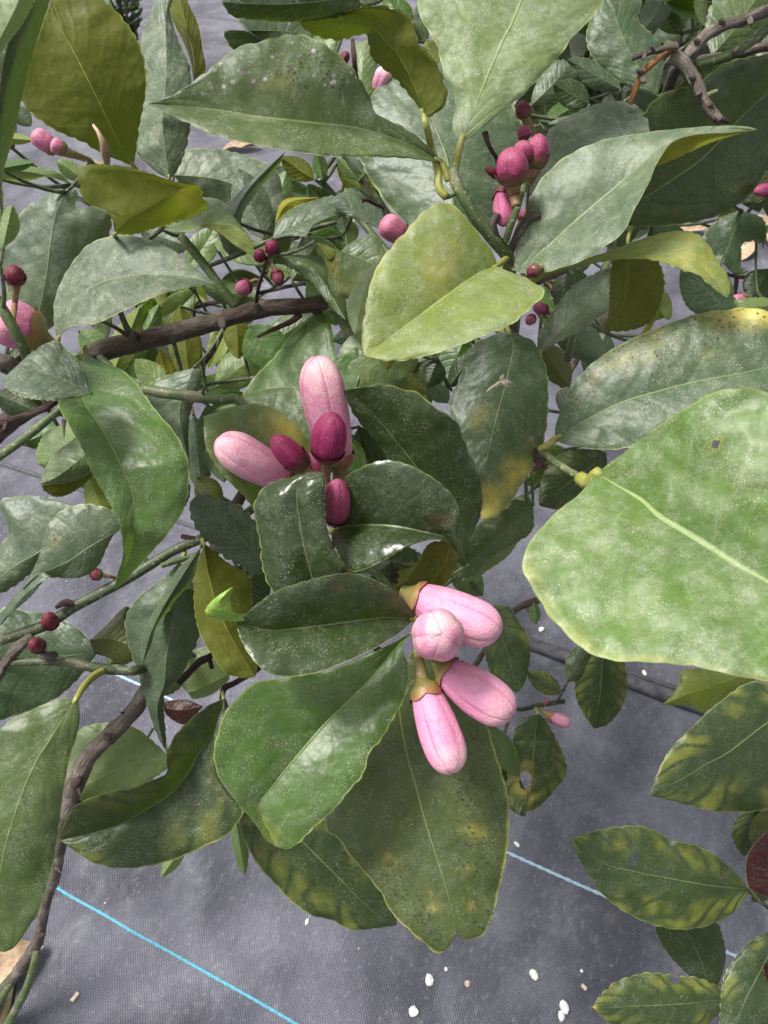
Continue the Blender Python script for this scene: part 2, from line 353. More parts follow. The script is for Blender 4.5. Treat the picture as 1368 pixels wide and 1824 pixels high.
# ------------------------------------------------------------------ leaves
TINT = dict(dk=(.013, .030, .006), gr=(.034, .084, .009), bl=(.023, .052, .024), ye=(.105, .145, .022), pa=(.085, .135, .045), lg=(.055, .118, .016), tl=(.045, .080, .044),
            ol=(.045, .056, .010), gy=(.033, .060, .036), rd=(.035, .006, .008), md=(.038, .068, .016), ms=(.021, .042, .014), os=(.034, .054, .012), dry=(.42, .28, .17))
UNDER = dict(ol=(.072, .086, .012), ye=(.19, .18, .028), pa=(.12, .15, .05), rd=(.06, .012, .012), gy=(.07, .09, .04), dk=(.028, .036, .018))
TT = [0, .02, .05, .12, .24, .38, .54, .70, .84, .94, .975, 1]
DENSE = sorted(set(TT + [i/40 for i in range(1, 40)]))
LEAVES = []
def loft(M, L, R, d, tilt=(0, 0), nv=72, under=False, bulge=.06, ser=.0008, nser=17, und=.0018, seed=0, ushift=(-1, 1), tt=None):
    tt = tt or TT
    M, L, R = pts(M), pts(L), pts(R); b, t = M[0], M[-1]
    def close(E):
        E = list(E)
        if (Vector(E[0]) - Vector(b)).length > 2: E = [b] + E
        if (Vector(E[-1]) - Vector(t)).length > 2: E = E + [t]
        return E
    mm, ll, rr = catmull(M, nv), catmull(close(L), nv), catmull(close(R), nv)
    V, U = [], []; rnd = random.Random(seed*31+5); ser *= rnd.uniform(.55, 1.3); nser = nser*rnd.uniform(.75, 1.2)
    ph = [rnd.uniform(0, 6), rnd.uniform(0, 6)]
    cols = [(-1, x) for x in reversed(tt[1:])] + [(0, 0)] + [(1, x) for x in tt[1:]]
    for i in range(nv):
        v = i/(nv-1); dm = interp(d, v); shp = math.sin(math.pi*min(max(v, 0), 1))**.7 if 0 < v < 1 else 0
        pm = P(mm[i].x, mm[i].y, dm)
        pe = {}
        for s, e, tl, q in ((-1, ll[i], tilt[0], 0), (1, rr[i], tilt[1], 1)):
            tl = interp(tl, v)
            pe[s] = P(e.x, e.y, dm + tl*shp)
        vd = (pm - CAM).normalized()
        for s, x in cols:
            if s == 0: p = pm.copy(); u = 0
            else:
                wv = pe[s] - pm; wl = wv.length; q = 0 if s < 0 else 1
                p = pm + wv*x
                p -= vd*(wl*bulge*math.sin(math.pi*x)*(1 if not under else -.6))
                sc = abs(math.sin(math.pi*nser*v + ph[q] + .8*noise.noise(Vector((v*9, seed, s)))))
                if x > .95 and wl > 1e-5:
                    p += wv/wl*ser*(sc-.6)*(1.0 if x == 1 else .5 if x > .97 else .15)*min(1, shp*2)*(1+.8*noise.noise(Vector((v*14, seed+.5, s))))
                    p += vd*ser*.5*x
                u = s*x
            amp = und*min(1, shp*1.5)
            q3 = p*75 + Vector((seed*3.1, seed*1.7, 0))
            p = p + vd*amp*(noise.noise(q3) + .5*noise.noise(q3*2.3))*(.25 + abs(u))
            V.append(p); U.append((.5 + .5*(ushift[0] + (u+1)/2*(ushift[1]-ushift[0])), v))
    nc = len(cols); F = []
    for i in range(nv-1):
        for k in range(nc-1): F.append((i*nc+k, i*nc+k+1, (i+1)*nc+k+1, (i+1)*nc+k))
    # orientation: the top face looks at the camera unless 'under'
    s = 0
    for f in F[::7]:
        a, b2, c2, d2 = (V[k] for k in f); nn = (c2-a).cross(d2-b2); s += nn.dot(CAM - a)
    if (s < 0) != under: F = [tuple(reversed(f)) for f in F]
    return V, F, U
COLLECT = None      # while a list, leaves are gathered into one mass of foliage
def leaf(M, L, R, d, tilt=(0, 0), c='md', dust=.35, under=False, yel=(), spot=(), lichen=(), mottle=0.0, gloss=.5, stem=None, sw=7,
         extra=(), label=None, holes=(), u=None, hint=None, **kw):
    seed = len(LEAVES)+1
    if holes: kw['tt'] = DENSE; kw['nv'] = max(kw.get('nv', 72), 130)
    nt_ = len(kw.get('tt') or TT)
    V, F, U = loft(M, L, R, d, tilt, under=under, seed=seed, **kw)
    PV = [0.0]*len(V)
    for e in extra:
        e = dict(e); pv = e.pop('pv', 0.0); v2, f2, u2 = loft(e.pop('M'), e.pop('L'), e.pop('R'), e.pop('d'), seed=seed, **e)
        k = len(V); V += v2; F += [tuple(i+k for i in f) for f in f2]; U += u2; PV += [pv]*len(v2)
    if COLLECT is not None:
        COLLECT.append((V, F, U)); LEAVES.append((None, V[nt_-1], False, sw*.5*interp(d, 0)/FPX)); return None
    def field(bl):
        out = []
        for (uu, vv) in U:
            a = 0; uu = uu*2-1
            for (bu, bv, ru, rv, am) in bl: a = max(a, am*math.exp(-((uu-bu)/ru)**2 - ((vv-bv)/rv)**2))
            out.append(a)
        return out
    at = {}
    if yel or any(PV): at['patch'] = [max(a_, b_) for a_, b_ in zip(field(yel), PV)]; yel = True
    if spot: at['spot'] = field(spot)
    if lichen: at['lichen'] = field(lichen)
    if holes:   # bitten or torn places, (u, v, ru, rv)
        def inh(f):
            cu = sum(U[i][0] for i in f)/4*2-1; cv = sum(U[i][1] for i in f)/4
            return any(((cu-a)/ru)**2 + ((cv-b)/rv)**2 < 1 + .5*noise.noise(Vector((cu*14, cv*60, 0))) for (a, b, ru, rv) in holes)
        F = [f for f in F if not inh(f)]
    o = mesh('leaf', V, F, leaf_material(bool(spot), bool(lichen), mottle > 0, bool(yel)), TREE, V[nt_-1], U, attrs=at)
    t = TINT[c]; j = 1 + .16*(random.random()-.5)
    o['tint'] = tuple(x*j for x in t); o['dust'] = float(dust); o['mottle'] = float(mottle); o['gloss'] = float(gloss)
    o['under_tint'] = UNDER[u or ({'rd': 'rd', 'ye': 'ye', 'pa': 'pa'}.get(c, 'ol'))]
    if label: o['label'] = label
    base = V[nt_-1]; nxt = V[(2*nt_-1)*4 + nt_-1]
    if stem:
        q = pts(stem); q = [(a[0], a[1], a[2] if len(a) > 2 else interp(d, 0)) for a in q]
        b0 = pts(M)[0]; w0 = Vector((b0[0], b0[1], interp(d, 0)+.0006))
        path = [P(*p) for p in catmull([tuple(w0)] + q, 4*len(q)+4)]
        rr = sw*.5*interp(d, 0)/FPX
        tube('leaf_stalk', [base.lerp(nxt, .5)] + path, [rr*.55] + [rr*(.85+.3*i/len(path)) for i in range(len(path))], M_STALK, o, 8)
        LEAVES.append((o, path[-1], True, rr))
    else: LEAVES.append((o, base, False, sw*.5*interp(d, 0)/FPX))
    return o
def auto(x0, y0, x1, y1, wd, d, c='md', tilt=(.004, .004), bend=0, wl=None, **kw):
    """plain lemon leaf from base pixel to tip pixel, half width wd"""
    a, b = Vector((x0, y0)), Vector((x1, y1)); ax = b-a; nn = Vector((-ax.y, ax.x)).normalized()
    if wl is None: wl = wd
    def mid(v): return a + ax*v + nn*(bend*4*v*(1-v))
    prof = [(.0, 0), (.06, .30), (.16, .62), (.30, .90), (.45, 1.0), (.60, .95), (.75, .75), (.88, .45), (.96, .18), (1, 0)]
    M = [tuple(mid(v/5)) for v in range(6)]
    L = [tuple(mid(v) - nn*wl*p) for v, p in prof]; Rr = [tuple(mid(v) + nn*wd*p) for v, p in prof]
    kw.setdefault('nv', 44)
    return leaf(M, L, Rr, d, tilt, c, **kw)

# ------------------------------------------------------------------ branches
BR = []
def branch(s, mat, name='branch', lump=.12, seg=12, n=None):
    """s: list of (x, y, depth, width_px)"""
    n = n or max(12, len(s)*9)
    c = catmull([(x, y, dd*1372) for x, y, dd, _ in s], n)
    # widths by nearest parameter
    cum = [0]
    for i in range(1, len(s)): cum.append(cum[-1] + (Vector((s[i][0], s[i][1], s[i][2]*1372)) - Vector((s[i-1][0], s[i-1][1], s[i-1][2]*1372))).length)
    path, rad = [], []
    for i, q in enumerate(c):
        f = cum[-1]*i/(n-1); j = 0
        while j < len(cum)-2 and cum[j+1] < f: j += 1
        tt = (f-cum[j])/max(1e-6, cum[j+1]-cum[j]); wpx = s[j][3] + (s[j+1][3]-s[j][3])*min(1, tt)
        dd = q.z/1372; path.append(P(q.x, q.y, dd)); rad.append(wpx*.5*dd/FPX)
    o = tube(name, path, rad, mat, TREE, seg, lump, len(BR)); BR.append((path, rad)); return o
def thorn(x0, y0, x1, y1, d, wpx, mat, d1=None):
    a, b = P(x0, y0, d), P(x1, y1, d1 or d-.003); n = 7
    path = [a.lerp(b, i/(n-1)) for i in range(n)]; r = wpx*.5*d/FPX
    tube('thorn', path, [r*(1-.93*(i/(n-1))**.8) for i in range(n)], mat, TREE, 7)

# ------------------------------------------------------------------ flower buds
def bud(base, tip, wpx, deep=0.0, stalk=None, calyx=.16, name='flower_bud', slim=1.0, roll=None, sw=None, five=True, cal_w=1.06):
    a, b = P(*base), P(*tip); ax = b-a; Hh = ax.length; z = ax/Hh
    x = z.orthogonal().normalized(); y = z.cross(x)
    Rm = wpx*.46*(base[2]+tip[2])/2/FPX
    seed = len(BUDS)+1; rnd = random.Random(seed); ro = rnd.uniform(0, 6) if roll is None else roll
    if deep > .6: prof = [(0, .50), (.08, .72), (.22, .93), (.42, 1.0), (.60, .97), (.75, .85), (.87, .64), (.95, .38), (.99, .16), (1, .03)]
    else: prof = [(0, .58), (.10, .72), (.25, .86), (.45, .97), (.62, 1.0), (.77, .95), (.88, .78), (.95, .54), (.985, .28), (1, .04)]
    pr = catmull([(s, r, 0) for s, r in prof], 30)
    def ring(s, r, th, extra=0):
        bend = math.sin(math.pi*s)*Rm*.07*rnd_b
        return a + z*(s*Hh) + (x*math.cos(th) + y*math.sin(th))*(r*Rm + extra) + x*bend
    rnd_b = rnd.uniform(-1, 1)
    # receptacle and stalk: the body that carries petals and calyx
    rs = (sw or wpx*.26)*.5*base[2]/FPX
    if stalk: q = [P(*p) for p in catmull([(p[0], p[1], p[2]) for p in reversed(stalk)], 8*len(stalk))] + [a]
    else: q = [a - z*Rm*1.2, a]
    path = q + [a + z*Hh*.12]
    rad = [rs*(.9 + .25*(i/len(path))**2) for i in range(len(path)-2)] + [rs*1.5, Rm*.5]
    bo = tube(name, path, rad, M_STALK2 if deep < .6 else M_STALK3, TREE, 10)
    BUDS.append((bo, path[0], rs))
    npet = 5 if five else 4
    for k in range(npet):
        V, F, U = [], [], []; na = 15; span = 2*math.pi/npet; tipd = rnd.uniform(-.004, .010)
        for i, p in enumerate(pr):
            s, r = p.x, max(.02, p.y)
            for j in range(na):
                f = j/(na-1); th = ro + span*(k + f*1.22)
                off = .036*(1-f) - .01
                cheek = .115*math.sin(math.pi*min(1, f*1.0))        # each petal is gently rounded
                lip = .022*math.exp(-((f-.03)/.05)**2)
                rr = r*(1 + cheek + lip) + off*min(1, (1-s)*6+.15)
                nz = .03*noise.noise(Vector((math.cos(th)*2, math.sin(th)*2, s*5 + seed*3))) + .02*noise.noise(Vector((math.cos(th)*5, math.sin(th)*5, s*2.5 + seed*3)))
                V.append(ring(s + tipd*max(0, s-.6)/.4, max(.004, rr + nz*r) if s < .999 else .004, th)); U.append((f, s))
        for i in range(len(pr)-1):
            for j in range(na-1): F.append((i*na+j, i*na+j+1, (i+1)*na+j+1, (i+1)*na+j))
        o = mesh('petal', V, F, M_PETAL, bo, a, U); o['deep'] = float(deep)
    # calyx cup with five lobes
    V, F, U = [], [], []; na = 40; rows = 13; low = .16 if deep < .6 else .10
    for i in range(rows):
        f = i/(rows-1)
        for j in range(na):
            th = 2*math.pi*j/na; lobe = .70 + .30*abs(math.cos(2.5*th + ro))
            s = -low + (calyx*lobe + low)*f
            if s < 0: rr = .24 + (.70*pr[0].y*1.13+.05 + .12 - .24)*((s+low)/low)**1.6
            else: rr = max(.70*pr[0].y*1.13 + .17, interp_prof(pr, s)*1.165 + .065*cal_w)
            V.append(ring(s, rr, th)); U.append((j/na, f))
    for i in range(rows-1):
        for j in range(na):
            j2 = (j+1) % na; F.append((i*na+j, i*na+j2, (i+1)*na+j2, (i+1)*na+j))
    o = mesh('calyx', V, F, M_CALYX, bo, a, U); o['deep'] = 1.0 if deep > .6 else 0.0
    return bo
BUDS = []
def interp_prof(pr, s):
    for i in range(len(pr)-1):
        if pr[i+1].x >= s: return pr[i].y + (pr[i+1].y-pr[i].y)*(s-pr[i].x)/max(1e-6, pr[i+1].x-pr[i].x)
    return pr[-1].y

# ------------------------------------------------------------------ the ground
gA0, gA1 = G(95, 1575), G(535, 1824); ld = (gA1-gA0).normalized()       # run of the woven mat
WEAVE_ANG = -math.atan2(ld.y, ld.x)
M_GROUND = mat_fabric()
def axis(lo, hi, step, far):
    a = [lo + i*step for i in range(int((hi-lo)/step)+1)]; e = []; s = step
    while s < far: s *= 1.7; e.append(s)
    return [lo - x for x in reversed(e)] + a + [hi + x for x in e]
xs, ys = axis(-.9, .9, .02, 22), axis(-.15, 2.4, .02, 22)
V = []
for yv in ys:
    for xv in xs:
        q = Vector((xv*ld.x + yv*ld.y, -xv*ld.y + yv*ld.x, 0))
        z = .0055*noise.noise(Vector((q.x*2.2, q.y*7, 3))) + .0018*noise.noise(Vector((q.x*9, q.y*14, 8)))
        V.append((xv, yv, z - .004))
nx = len(xs); F = [(j*nx+i, j*nx+i+1, (j+1)*nx+i+1, (j+1)*nx+i) for j in range(len(ys)-1) for i in range(nx-1)]
ground = mesh('ground', V, F, M_GROUND, None, (0, 0, 0)); tag(ground, 'dusty grey woven weed mat covering the ground', None, None, 'structure')
def gz(p):
    q = Vector((p.x*ld.x + p.y*ld.y, -p.x*ld.y + p.y*ld.x, 0))
    return .0055*noise.noise(Vector((q.x*2.2, q.y*7, 3))) + .0018*noise.noise(Vector((q.x*9, q.y*14, 8))) - .004
def ground_line(name, p, q, w, h, mat, ext0=0, ext1=0, twist=0, n=260, lab=None):
    a, b = G(*p), G(*q); dirv = (b-a).normalized(); a = a - dirv*ext0; b = b + dirv*ext1
    side = Vector((-dirv.y, dirv.x, 0)); V, F = [], []
    for i in range(n):
        f = i/(n-1); c = a.lerp(b, f) + side*(.0012*noise.noise(Vector((f*30, p[0], 0))))
        z = gz(c); m = 1 + twist*math.sin(i*1.9)
        for sx_, hz in ((-1, -.0005), (-.6, h*.8), (0, h), (.6, h*.8), (1, -.0005)):
            cc = c + side*(sx_*w*.5*m); V.append(Vector((cc.x, cc.y, z + hz*(m if hz > 0 else 1))))
    for i in range(n-1):
        for k in range(4): F.append((i*5+k, i*5+k+1, i*5+k+6, i*5+k+5))
    o = mesh(name, V, F, mat, ground, a)
    if lab: o['label'] = lab
    return o
M_BLUE = plain('blue_thread', (.05, .22, .31), (.12, .36, .46), 900, .5)
M_BLUE2 = plain('faded_thread', (.20, .33, .42), (.36, .48, .55), 700, .55)
M_BLACK = plain('black_plastic', (.030, .030, .036), (.085, .084, .095), 130, .42, .2)
M_SEAM = plain('mat_edge', (.035, .034, .042), (.07, .07, .085), 200, .6)
ground_line('marker_thread', (95, 1577), (535, 1826), .0025, .0010, M_BLUE, .9, .25, .22, 700, 'bright blue marker thread')
ground_line('marker_thread', (905, 1515), (1310, 1700), .0028, .0010, M_BLUE2, 1.2, .6, .25, 900, 'faded pale blue marker thread')
ground_line('mat_seam', (0, 822), (175, 880), .006, .0025, M_SEAM, 1.5, 1.6, .05, 300)
ground_line('mat_seam', (340, 22), (420, 34), .012, .004, M_SEAM, 2.5, 2.5, .05, 200)
ground_line('mat_seam', (360, 62), (400, 68), .010, .003, M_SEAM, 2.5, 2.5, .05, 200)
# irrigation hose
a, b = G(930, 1150), G(1240, 1250); dv = (b-a).normalized(); a = a - dv*.15; b = b + dv*.7
hp = []
for i in range(60):
    c = a.lerp(b, i/59); hp.append(Vector((c.x, c.y + .006*math.sin(i*.23), gz(c) + .0045)))
V, F, U = tube_geo(hp, [.006]*60, 16); hose = mesh('irrigation_hose', V, F, M_BLACK, None, hp[0], U)
tag(hose, 'black plastic irrigation hose lying straight across the grey mat', 'hose')

# ------------------------------------------------------------------ materials of the tree
M_BARK = bark_material('brown_bark', (.050, .032, .027), (.105, .072, .058), (.16, .125, .11), 1, .25)
M_BARKG = bark_material('grey_bark', (.10, .080, .066), (.19, .155, .13), (.28, .24, .21), 1.2)
M_TWIG = bark_material('red_brown_twig', (.045, .022, .022), (.09, .05, .045), (.14, .09, .075), 1.5)
M_ORANGE = bark_material('orange_twig', (.30, .13, .045), (.42, .21, .08), (.20, .09, .05), 1.5)
M_STEM = stem_material('green_stem', (.050, .078, .026), (.090, .120, .042))
M_STEMD = stem_material('dark_green_stem', (.032, .046, .018), (.058, .070, .030), .25)
M_STALK = stem_material('leaf_stalk', (.17, .19, .035), (.27, .26, .05), .15)
M_STALK2 = stem_material('flower_stalk', (.17, .15, .055), (.26, .19, .08), .1)
M_STALK3 = stem_material('bud_stalk', (.14, .12, .035), (.20, .07, .05), .1)
M_PETAL = petal_material(); M_CALYX = calyx_material()
M_DRY = plain('dry_leaf', (.24, .16, .10), (.42, .31, .22), 140, .8)
M_WHITE = plain('white_crumb', (.62, .62, .60), (.84, .83, .80), 500, .8, .8, .002)
M_DEBRIS = plain('dry_debris', (.42, .33, .26), (.62, .53, .45), 600, .8)

TREE = empty('lemon_tree', G(-40, 1860)); 
tag(TREE, 'lemon tree with pink flower buds and dusty green leaves above the grey mat', 'tree')

# ------------------------------------------------------------------ branches
branch([(598, 537, .350, 27), (525, 546, .352, 29), (460, 551, .354, 31), (370, 577, .356, 33), (256, 606, .358, 36), (168, 632, .36, 38), (95, 700, .365, 38), (0, 765, .38, 36), (-90, 900, .40, 36), (-120, 1200, .42, 36), (-80, 1400, .44, 36), (-40, 1600, .46, 34), (-30, 1860, .515, 40)], M_BARK, lump=.16, n=110)
branch([(262, 1222, .345, 26), (240, 1262, .348, 29), (200, 1305, .350, 30), (160, 1345, .352, 32), (133, 1395, .355, 36), (118, 1440, .360, 30), (106, 1500, .368, 25), (97, 1556, .376, 24), (80, 1610, .387, 20), (70, 1668, .398, 19), (45, 1712, .408, 22), (10, 1760, .435, 18), (-25, 1800, .47, 22), (-40, 1860, .52, 24)], M_BARKG, lump=.2, n=110)
branch([(262, 1222, .345, 24), (300, 1150, .36, 24), (350, 1050, .365, 22), (420, 900, .372, 20), (530, 730, .385, 18), (580, 610, .380, 16), (560, 545, .354, 16)], M_BARK)
branch([(66, 1690, .400, 13), (62, 1715, .404, 15), (50, 1754, .415, 15), (30, 1795, .43, 15), (5, 1840, .45, 16), (-20, 1870, .51, 18)], M_STEM, lump=.06)
branch([(35, 1722, .41, 10), (12, 1748, .43, 12), (-20, 1790, .47, 14)], M_STEM, lump=.06)
branch([(28, 1738, .42, 12), (0, 1785, .44, 13), (-30, 1850, .51, 14)], M_STEM, lump=.06)
M_TAN = stem_material('tan_stem', (.42, .33, .16), (.55, .43, .22), .2)
branch([(20, 1745, .46, 12), (10, 1800, .47, 17), (0, 1850, .52, 20)], M_TAN, lump=.05)
branch([(30, 1742, .435, 5), (22, 1790, .45, 6), (14, 1840, .50, 8)], M_TWIG, lump=.05)
# left twigs
branch([(-40, 840, .30, 16), (0, 812, .298, 16), (55, 772, .297, 16), (108, 728, .298, 15), (150, 700, .30, 15), (200, 685, .31, 15)], M_STEM, lump=.05)
branch([(-20, 765, .30, 12), (20, 748, .298, 13), (60, 735, .297, 12), (95, 718, .298, 12), (120, 690, .32, 14), (165, 640, .355, 16)], M_TWIG, lump=.3)
branch([(12, 752, .297, 9), (8, 766, .296, 6)], M_TWIG, lump=.3)
branch([(-25, 640, .285, 30), (0, 643, .285, 30), (18, 648, .287, 26), (60, 690, .297, 20), (95, 716, .30, 16)], M_BARKG, lump=.3)
branch([(-12, 525, .235, 20), (10, 560, .236, 20), (35, 605, .240, 20), (50, 640, .250, 19), (75, 690, .285, 18)], M_STEM, lump=.05)
branch([(252, 692, .318, 17), (290, 700, .316, 20), (340, 706, .314, 21), (395, 712, .312, 18), (428, 716, .312, 19), (480, 790, .315, 18), (560, 885, .312, 16), (600, 945, .300, 12), (660, 1010, .305, 14), (715, 1070, .300, 13), (742, 1112, .285, 12)], M_STEM, lump=.12, n=80)
branch([(252, 692, .318, 17), (215, 675, .33, 18), (180, 640, .355, 18)], M_STEM, lump=.1)
branch([(322, 420, .345, 15), (345, 448, .346, 16), (372, 482, .348, 16), (395, 515, .350, 18), (420, 545, .354, 20)], M_STEM, lump=.08)
branch([(360, 478, .348, 7), (400, 463, .345, 9), (440, 446, .342, 9), (478, 430, .340, 8), (520, 418, .345, 8), (575, 402, .35, 8), (600, 395, .35, 6)], M_STEMD, lump=.12)
branch([(455, 546, .350, 8), (460, 515, .340, 6), (470, 480, .333, 6), (478, 455, .332, 5)], M_TWIG, lump=.2)
branch([(232, 596, .353, 14), (222, 575, .350, 11), (214, 556, .346, 10)], M_STEMD)
branch([(228, 598, .35, 8), (205, 583, .348, 7), (182, 572, .35, 6)], M_TWIG)
branch([(458, 601, .348, 5), (490, 585, .350, 8), (520, 572, .352, 10), (535, 560, .353, 12)], M_TWIG, lump=.3)
# far thin twigs behind the main branch
branch([(275, 548, .52, 6), (310, 560, .52, 8), (345, 548, .52, 8), (400, 535, .52, 8), (470, 520, .5, 7), (560, 500, .45, 7)], M_TWIG, lump=.2)
branch([(346, 505, .51, 6), (346, 550, .515, 6), (345, 600, .53, 6)], M_TWIG)
branch([(395, 595, .46, 8), (380, 625, .47, 8), (362, 655, .48, 7), (340, 720, .5, 7)], M_TWIG)
branch([(375, 684, .43, 7), (430, 676, .43, 6), (480, 668, .42, 6)], M_STEMD)
# upper middle stem with nodes
branch([(806, 298, .262, 19), (812, 325, .262, 21), (830, 358, .263, 22), (852, 392, .266, 23), (878, 425, .270, 24), (903, 455, .276, 24), (908, 490, .285, 24), (915, 560, .325, 24), (905, 640, .34, 24), (880, 720, .352, 24), (780, 780, .362, 24), (680, 700, .362, 24), (620, 580, .355, 26), (590, 540, .350, 27)], M_STEM, lump=.08, n=90)
branch([(893, 448, .274, 16), (884, 425, .270, 15), (879, 400, .266, 13), (886, 380, .264, 12)], M_BARKG, lump=.3)
branch([(884, 425, .270, 12), (876, 410, .268, 10)], M_BARKG, lump=.3)
branch([(909, 448, .276, 15), (922, 420, .272, 14), (935, 398, .270, 13), (950, 385, .268, 14), (962, 382, .267, 12)], M_BARKG, lump=.3)
branch([(901, 430, .270, 13), (908, 405, .266, 13), (918, 380, .263, 13), (922, 368, .262, 13)], M_STEM, lump=.06)
branch([(919, 382, .263, 10), (928, 350, .270, 11), (936, 325, .275, 11), (941, 310, .276, 10)], M_STEM, lump=.06)
branch([(864, 236, .272, 11), (868, 252, .272, 8), (877, 270, .272, 7), (885, 284, .274, 7), (892, 320, .276, 6), (900, 350, .274, 6), (908, 372, .27, 6)], M_TWIG, lump=.25)
branch([(684, 370, .326, 7), (667, 363, .322, 7), (653, 356, .318, 6), (645, 357, .317, 8)], M_TWIG, lump=.25)
branch([(648, 322, .335, 20), (656, 340, .336, 18), (672, 358, .337, 17), (690, 385, .34, 17), (730, 440, .345, 18), (790, 500, .35, 18), (860, 560, .35, 18), (905, 600, .34, 18)], M_STEM, lump=.1)
branch([(566, 318, .37, 13), (578, 330, .37, 12), (598, 350, .372, 11), (640, 390, .375, 12), (700, 460, .37, 14), (800, 560, .365, 16), (880, 640, .355, 18)], M_STEM, lump=.08)
branch([(628, 70, .33, 7), (630, 95, .33, 9), (632, 120, .332, 9), (640, 180, .35, 9), (650, 300, .35, 9)], M_TWIG, lump=.2)
# upper right
branch([(1440, -5, .30, 20), (1368, 17, .298, 20), (1330, 34, .297, 20), (1295, 44, .296, 19), (1262, 60, .296, 19), (1240, 82, .297, 19), (1222, 103, .298, 19), (1200, 130, .31, 19), (1170, 220, .345, 20), (1100, 360, .36, 22), (1010, 470, .345, 22), (925, 505, .30, 22)], M_BARKG, lump=.34, n=110)
branch([(1197, 100, .296, 24), (1213, 108, .295, 20), (1228, 125, .294, 19), (1242, 150, .292, 20), (1252, 175, .291, 21), (1266, 195, .290, 17), (1284, 216, .289, 16)], M_BARKG, lump=.4, n=50)
branch([(1271, 212, .289, 9), (1288, 214, .289, 11), (1298, 218, .289, 6)], M_TWIG, lump=.4)
branch([(1256, 172, .290, 9), (1268, 166, .289, 9), (1279, 162, .288, 8)], M_STEM)
branch([(1440, 5, .305, 17), (1368, 48, .303, 17), (1340, 72, .303, 17), (1305, 95, .303, 17), (1270, 108, .302, 17), (1236, 115, .30, 15)], M_STEM, lump=.06)
branch([(1440, 70, .32, 17), (1368, 82, .318, 17), (1300, 98, .315, 15), (1245, 106, .31, 13)], M_BARKG, lump=.2)
branch([(1195, 88, .292, 14), (1180, 98, .291, 10), (1160, 115, .291, 11), (1143, 130, .291, 11), (1138, 142, .291, 11), (1130, 165, .292, 10), (1122, 186, .294, 10)], M_ORANGE, lump=.2)
branch([(1204, 84, .292, 17), (1185, 86, .291, 13), (1165, 92, .290, 7), (1140, 99, .289, 8), (1126, 105, .289, 8)], M_BARKG, lump=.35)
for (x0, y0, x1, y1, dd, ww) in ((1290, 46, 1283, 33, .294, 11), (1335, 32, 1338, 44, .294, 9), (1247, 78, 1237, 70, .295, 9), (1236, 140, 1228, 137, .290, 9), (1248, 165, 1240, 170, .289, 8), (1262, 192, 1270, 184, .288, 8),
                                 (1145, 128, 1134, 126, .289, 10), (1140, 140, 1150, 146, .289, 9), (1165, 92, 1160, 82, .288, 6), (1150, 96, 1146, 105, .288, 6), (1308, 96, 1316, 84, .30, 12)):
    branch([(x0, y0, dd+.002, ww), ((x0+x1)/2, (y0+y1)/2, dd, ww*1.1), (x1, y1, dd-.001, ww*.6)], M_BARKG, name='spur', lump=.45, seg=8, n=8)
for (x0, y0, x1, y1, dd, ww) in ((240, 605, 236, 590, .350, 16), (395, 572, 398, 586, .344, 14), (458, 545, 456, 560, .345, 14), (135, 1398, 142, 1385, .347, 18), (188, 1310, 196, 1318, .343, 12), (100, 1545, 108, 1550, .37, 9), (72, 1668, 79, 1664, .392, 9)):
    branch([(x0, y0, dd+.002, ww), ((x0+x1)/2, (y0+y1)/2, dd, ww*1.05), (x1, y1, dd-.001, ww*.55)], M_BARK, name='knot', lump=.45, seg=8, n=8)
# right middle
branch([(957, 822, .283, 12), (950, 790, .31, 12), (925, 730, .34, 14), (900, 680, .345, 16)], M_BARK)
branch([(966, 806, .280, 12), (985, 820, .268, 13), (1012, 838, .256, 13), (1030, 848, .250, 14)], M_STEM)
branch([(1020, 596, .33, 15), (1016, 618, .326, 14), (1012, 640, .322, 14)], M_STEM)
branch([(1020, 596, .33, 15), (1028, 575, .34, 14), (1060, 520, .355, 15), (1090, 440, .365, 15), (1100, 360, .36, 15)], M_STEM)
branch([(1303, 425, .60, 7), (1310, 470, .60, 8), (1312, 500, .60, 8), (1305, 545, .6, 8), (1300, 620, .62, 8)], M_TWIG)
branch([(1285, 487, .60, 7), (1310, 492, .60, 7), (1335, 496, .60, 7), (1345, 500, .6, 8)], M_TWIG)
branch([(1090, 650, .48, 14), (1075, 600, .48, 15), (1085, 560, .48, 14), (1140, 470, .48, 14), (1165, 430, .5, 14), (1180, 400, .5, 14)], M_BARK)
branch([(1000, 690, .5, 10), (1040, 620, .5, 11), (1080, 560, .5, 12)], M_BARK)
branch([(640, 780, .40, 10), (655, 800, .40, 12), (650, 830, .40, 12)], M_TWIG)
# lower left
branch([(362, 958, .315, 18), (303, 984, .314, 18), (235, 1026, .312, 19), (175, 1058, .310, 19), (130, 1082, .308, 20), (84, 1112, .306, 20), (40, 1128, .305, 20), (0, 1140, .305, 20), (-60, 1165, .32, 20), (-110, 1220, .36, 22)], M_STEMD, lump=.06, n=60)
branch([(362, 958, .315, 18), (400, 940, .325, 16), (460, 900, .335, 15), (520, 860, .33, 14)], M_STEMD)
branch([(132, 1076, .304, 9), (115, 1074, .303, 13), (100, 1082, .303, 8)], M_TWIG, lump=.5)
branch([(58, 1132, .304, 14), (38, 1148, .303, 19), (18, 1170, .305, 18), (4, 1190, .306, 15), (-10, 1215, .31, 14), (-90, 1300, .40, 16)], M_BARKG, lump=.3)
branch([(18, 1180, .306, 13), (60, 1178, .305, 16), (110, 1178, .305, 18), (175, 1190, .306, 19), (210, 1193, .308, 19), (245, 1193, .31, 18), (290, 1170, .34, 18), (310, 1140, .358, 18)], M_STEMD, lump=.06)
branch([(70, 1158, .30, 13), (80, 1168, .301, 15), (97, 1166, .298, 12)], M_BARKG, lump=.3)
branch([(323, 955, .314, 9), (355, 962, .314, 10)], M_TWIG)
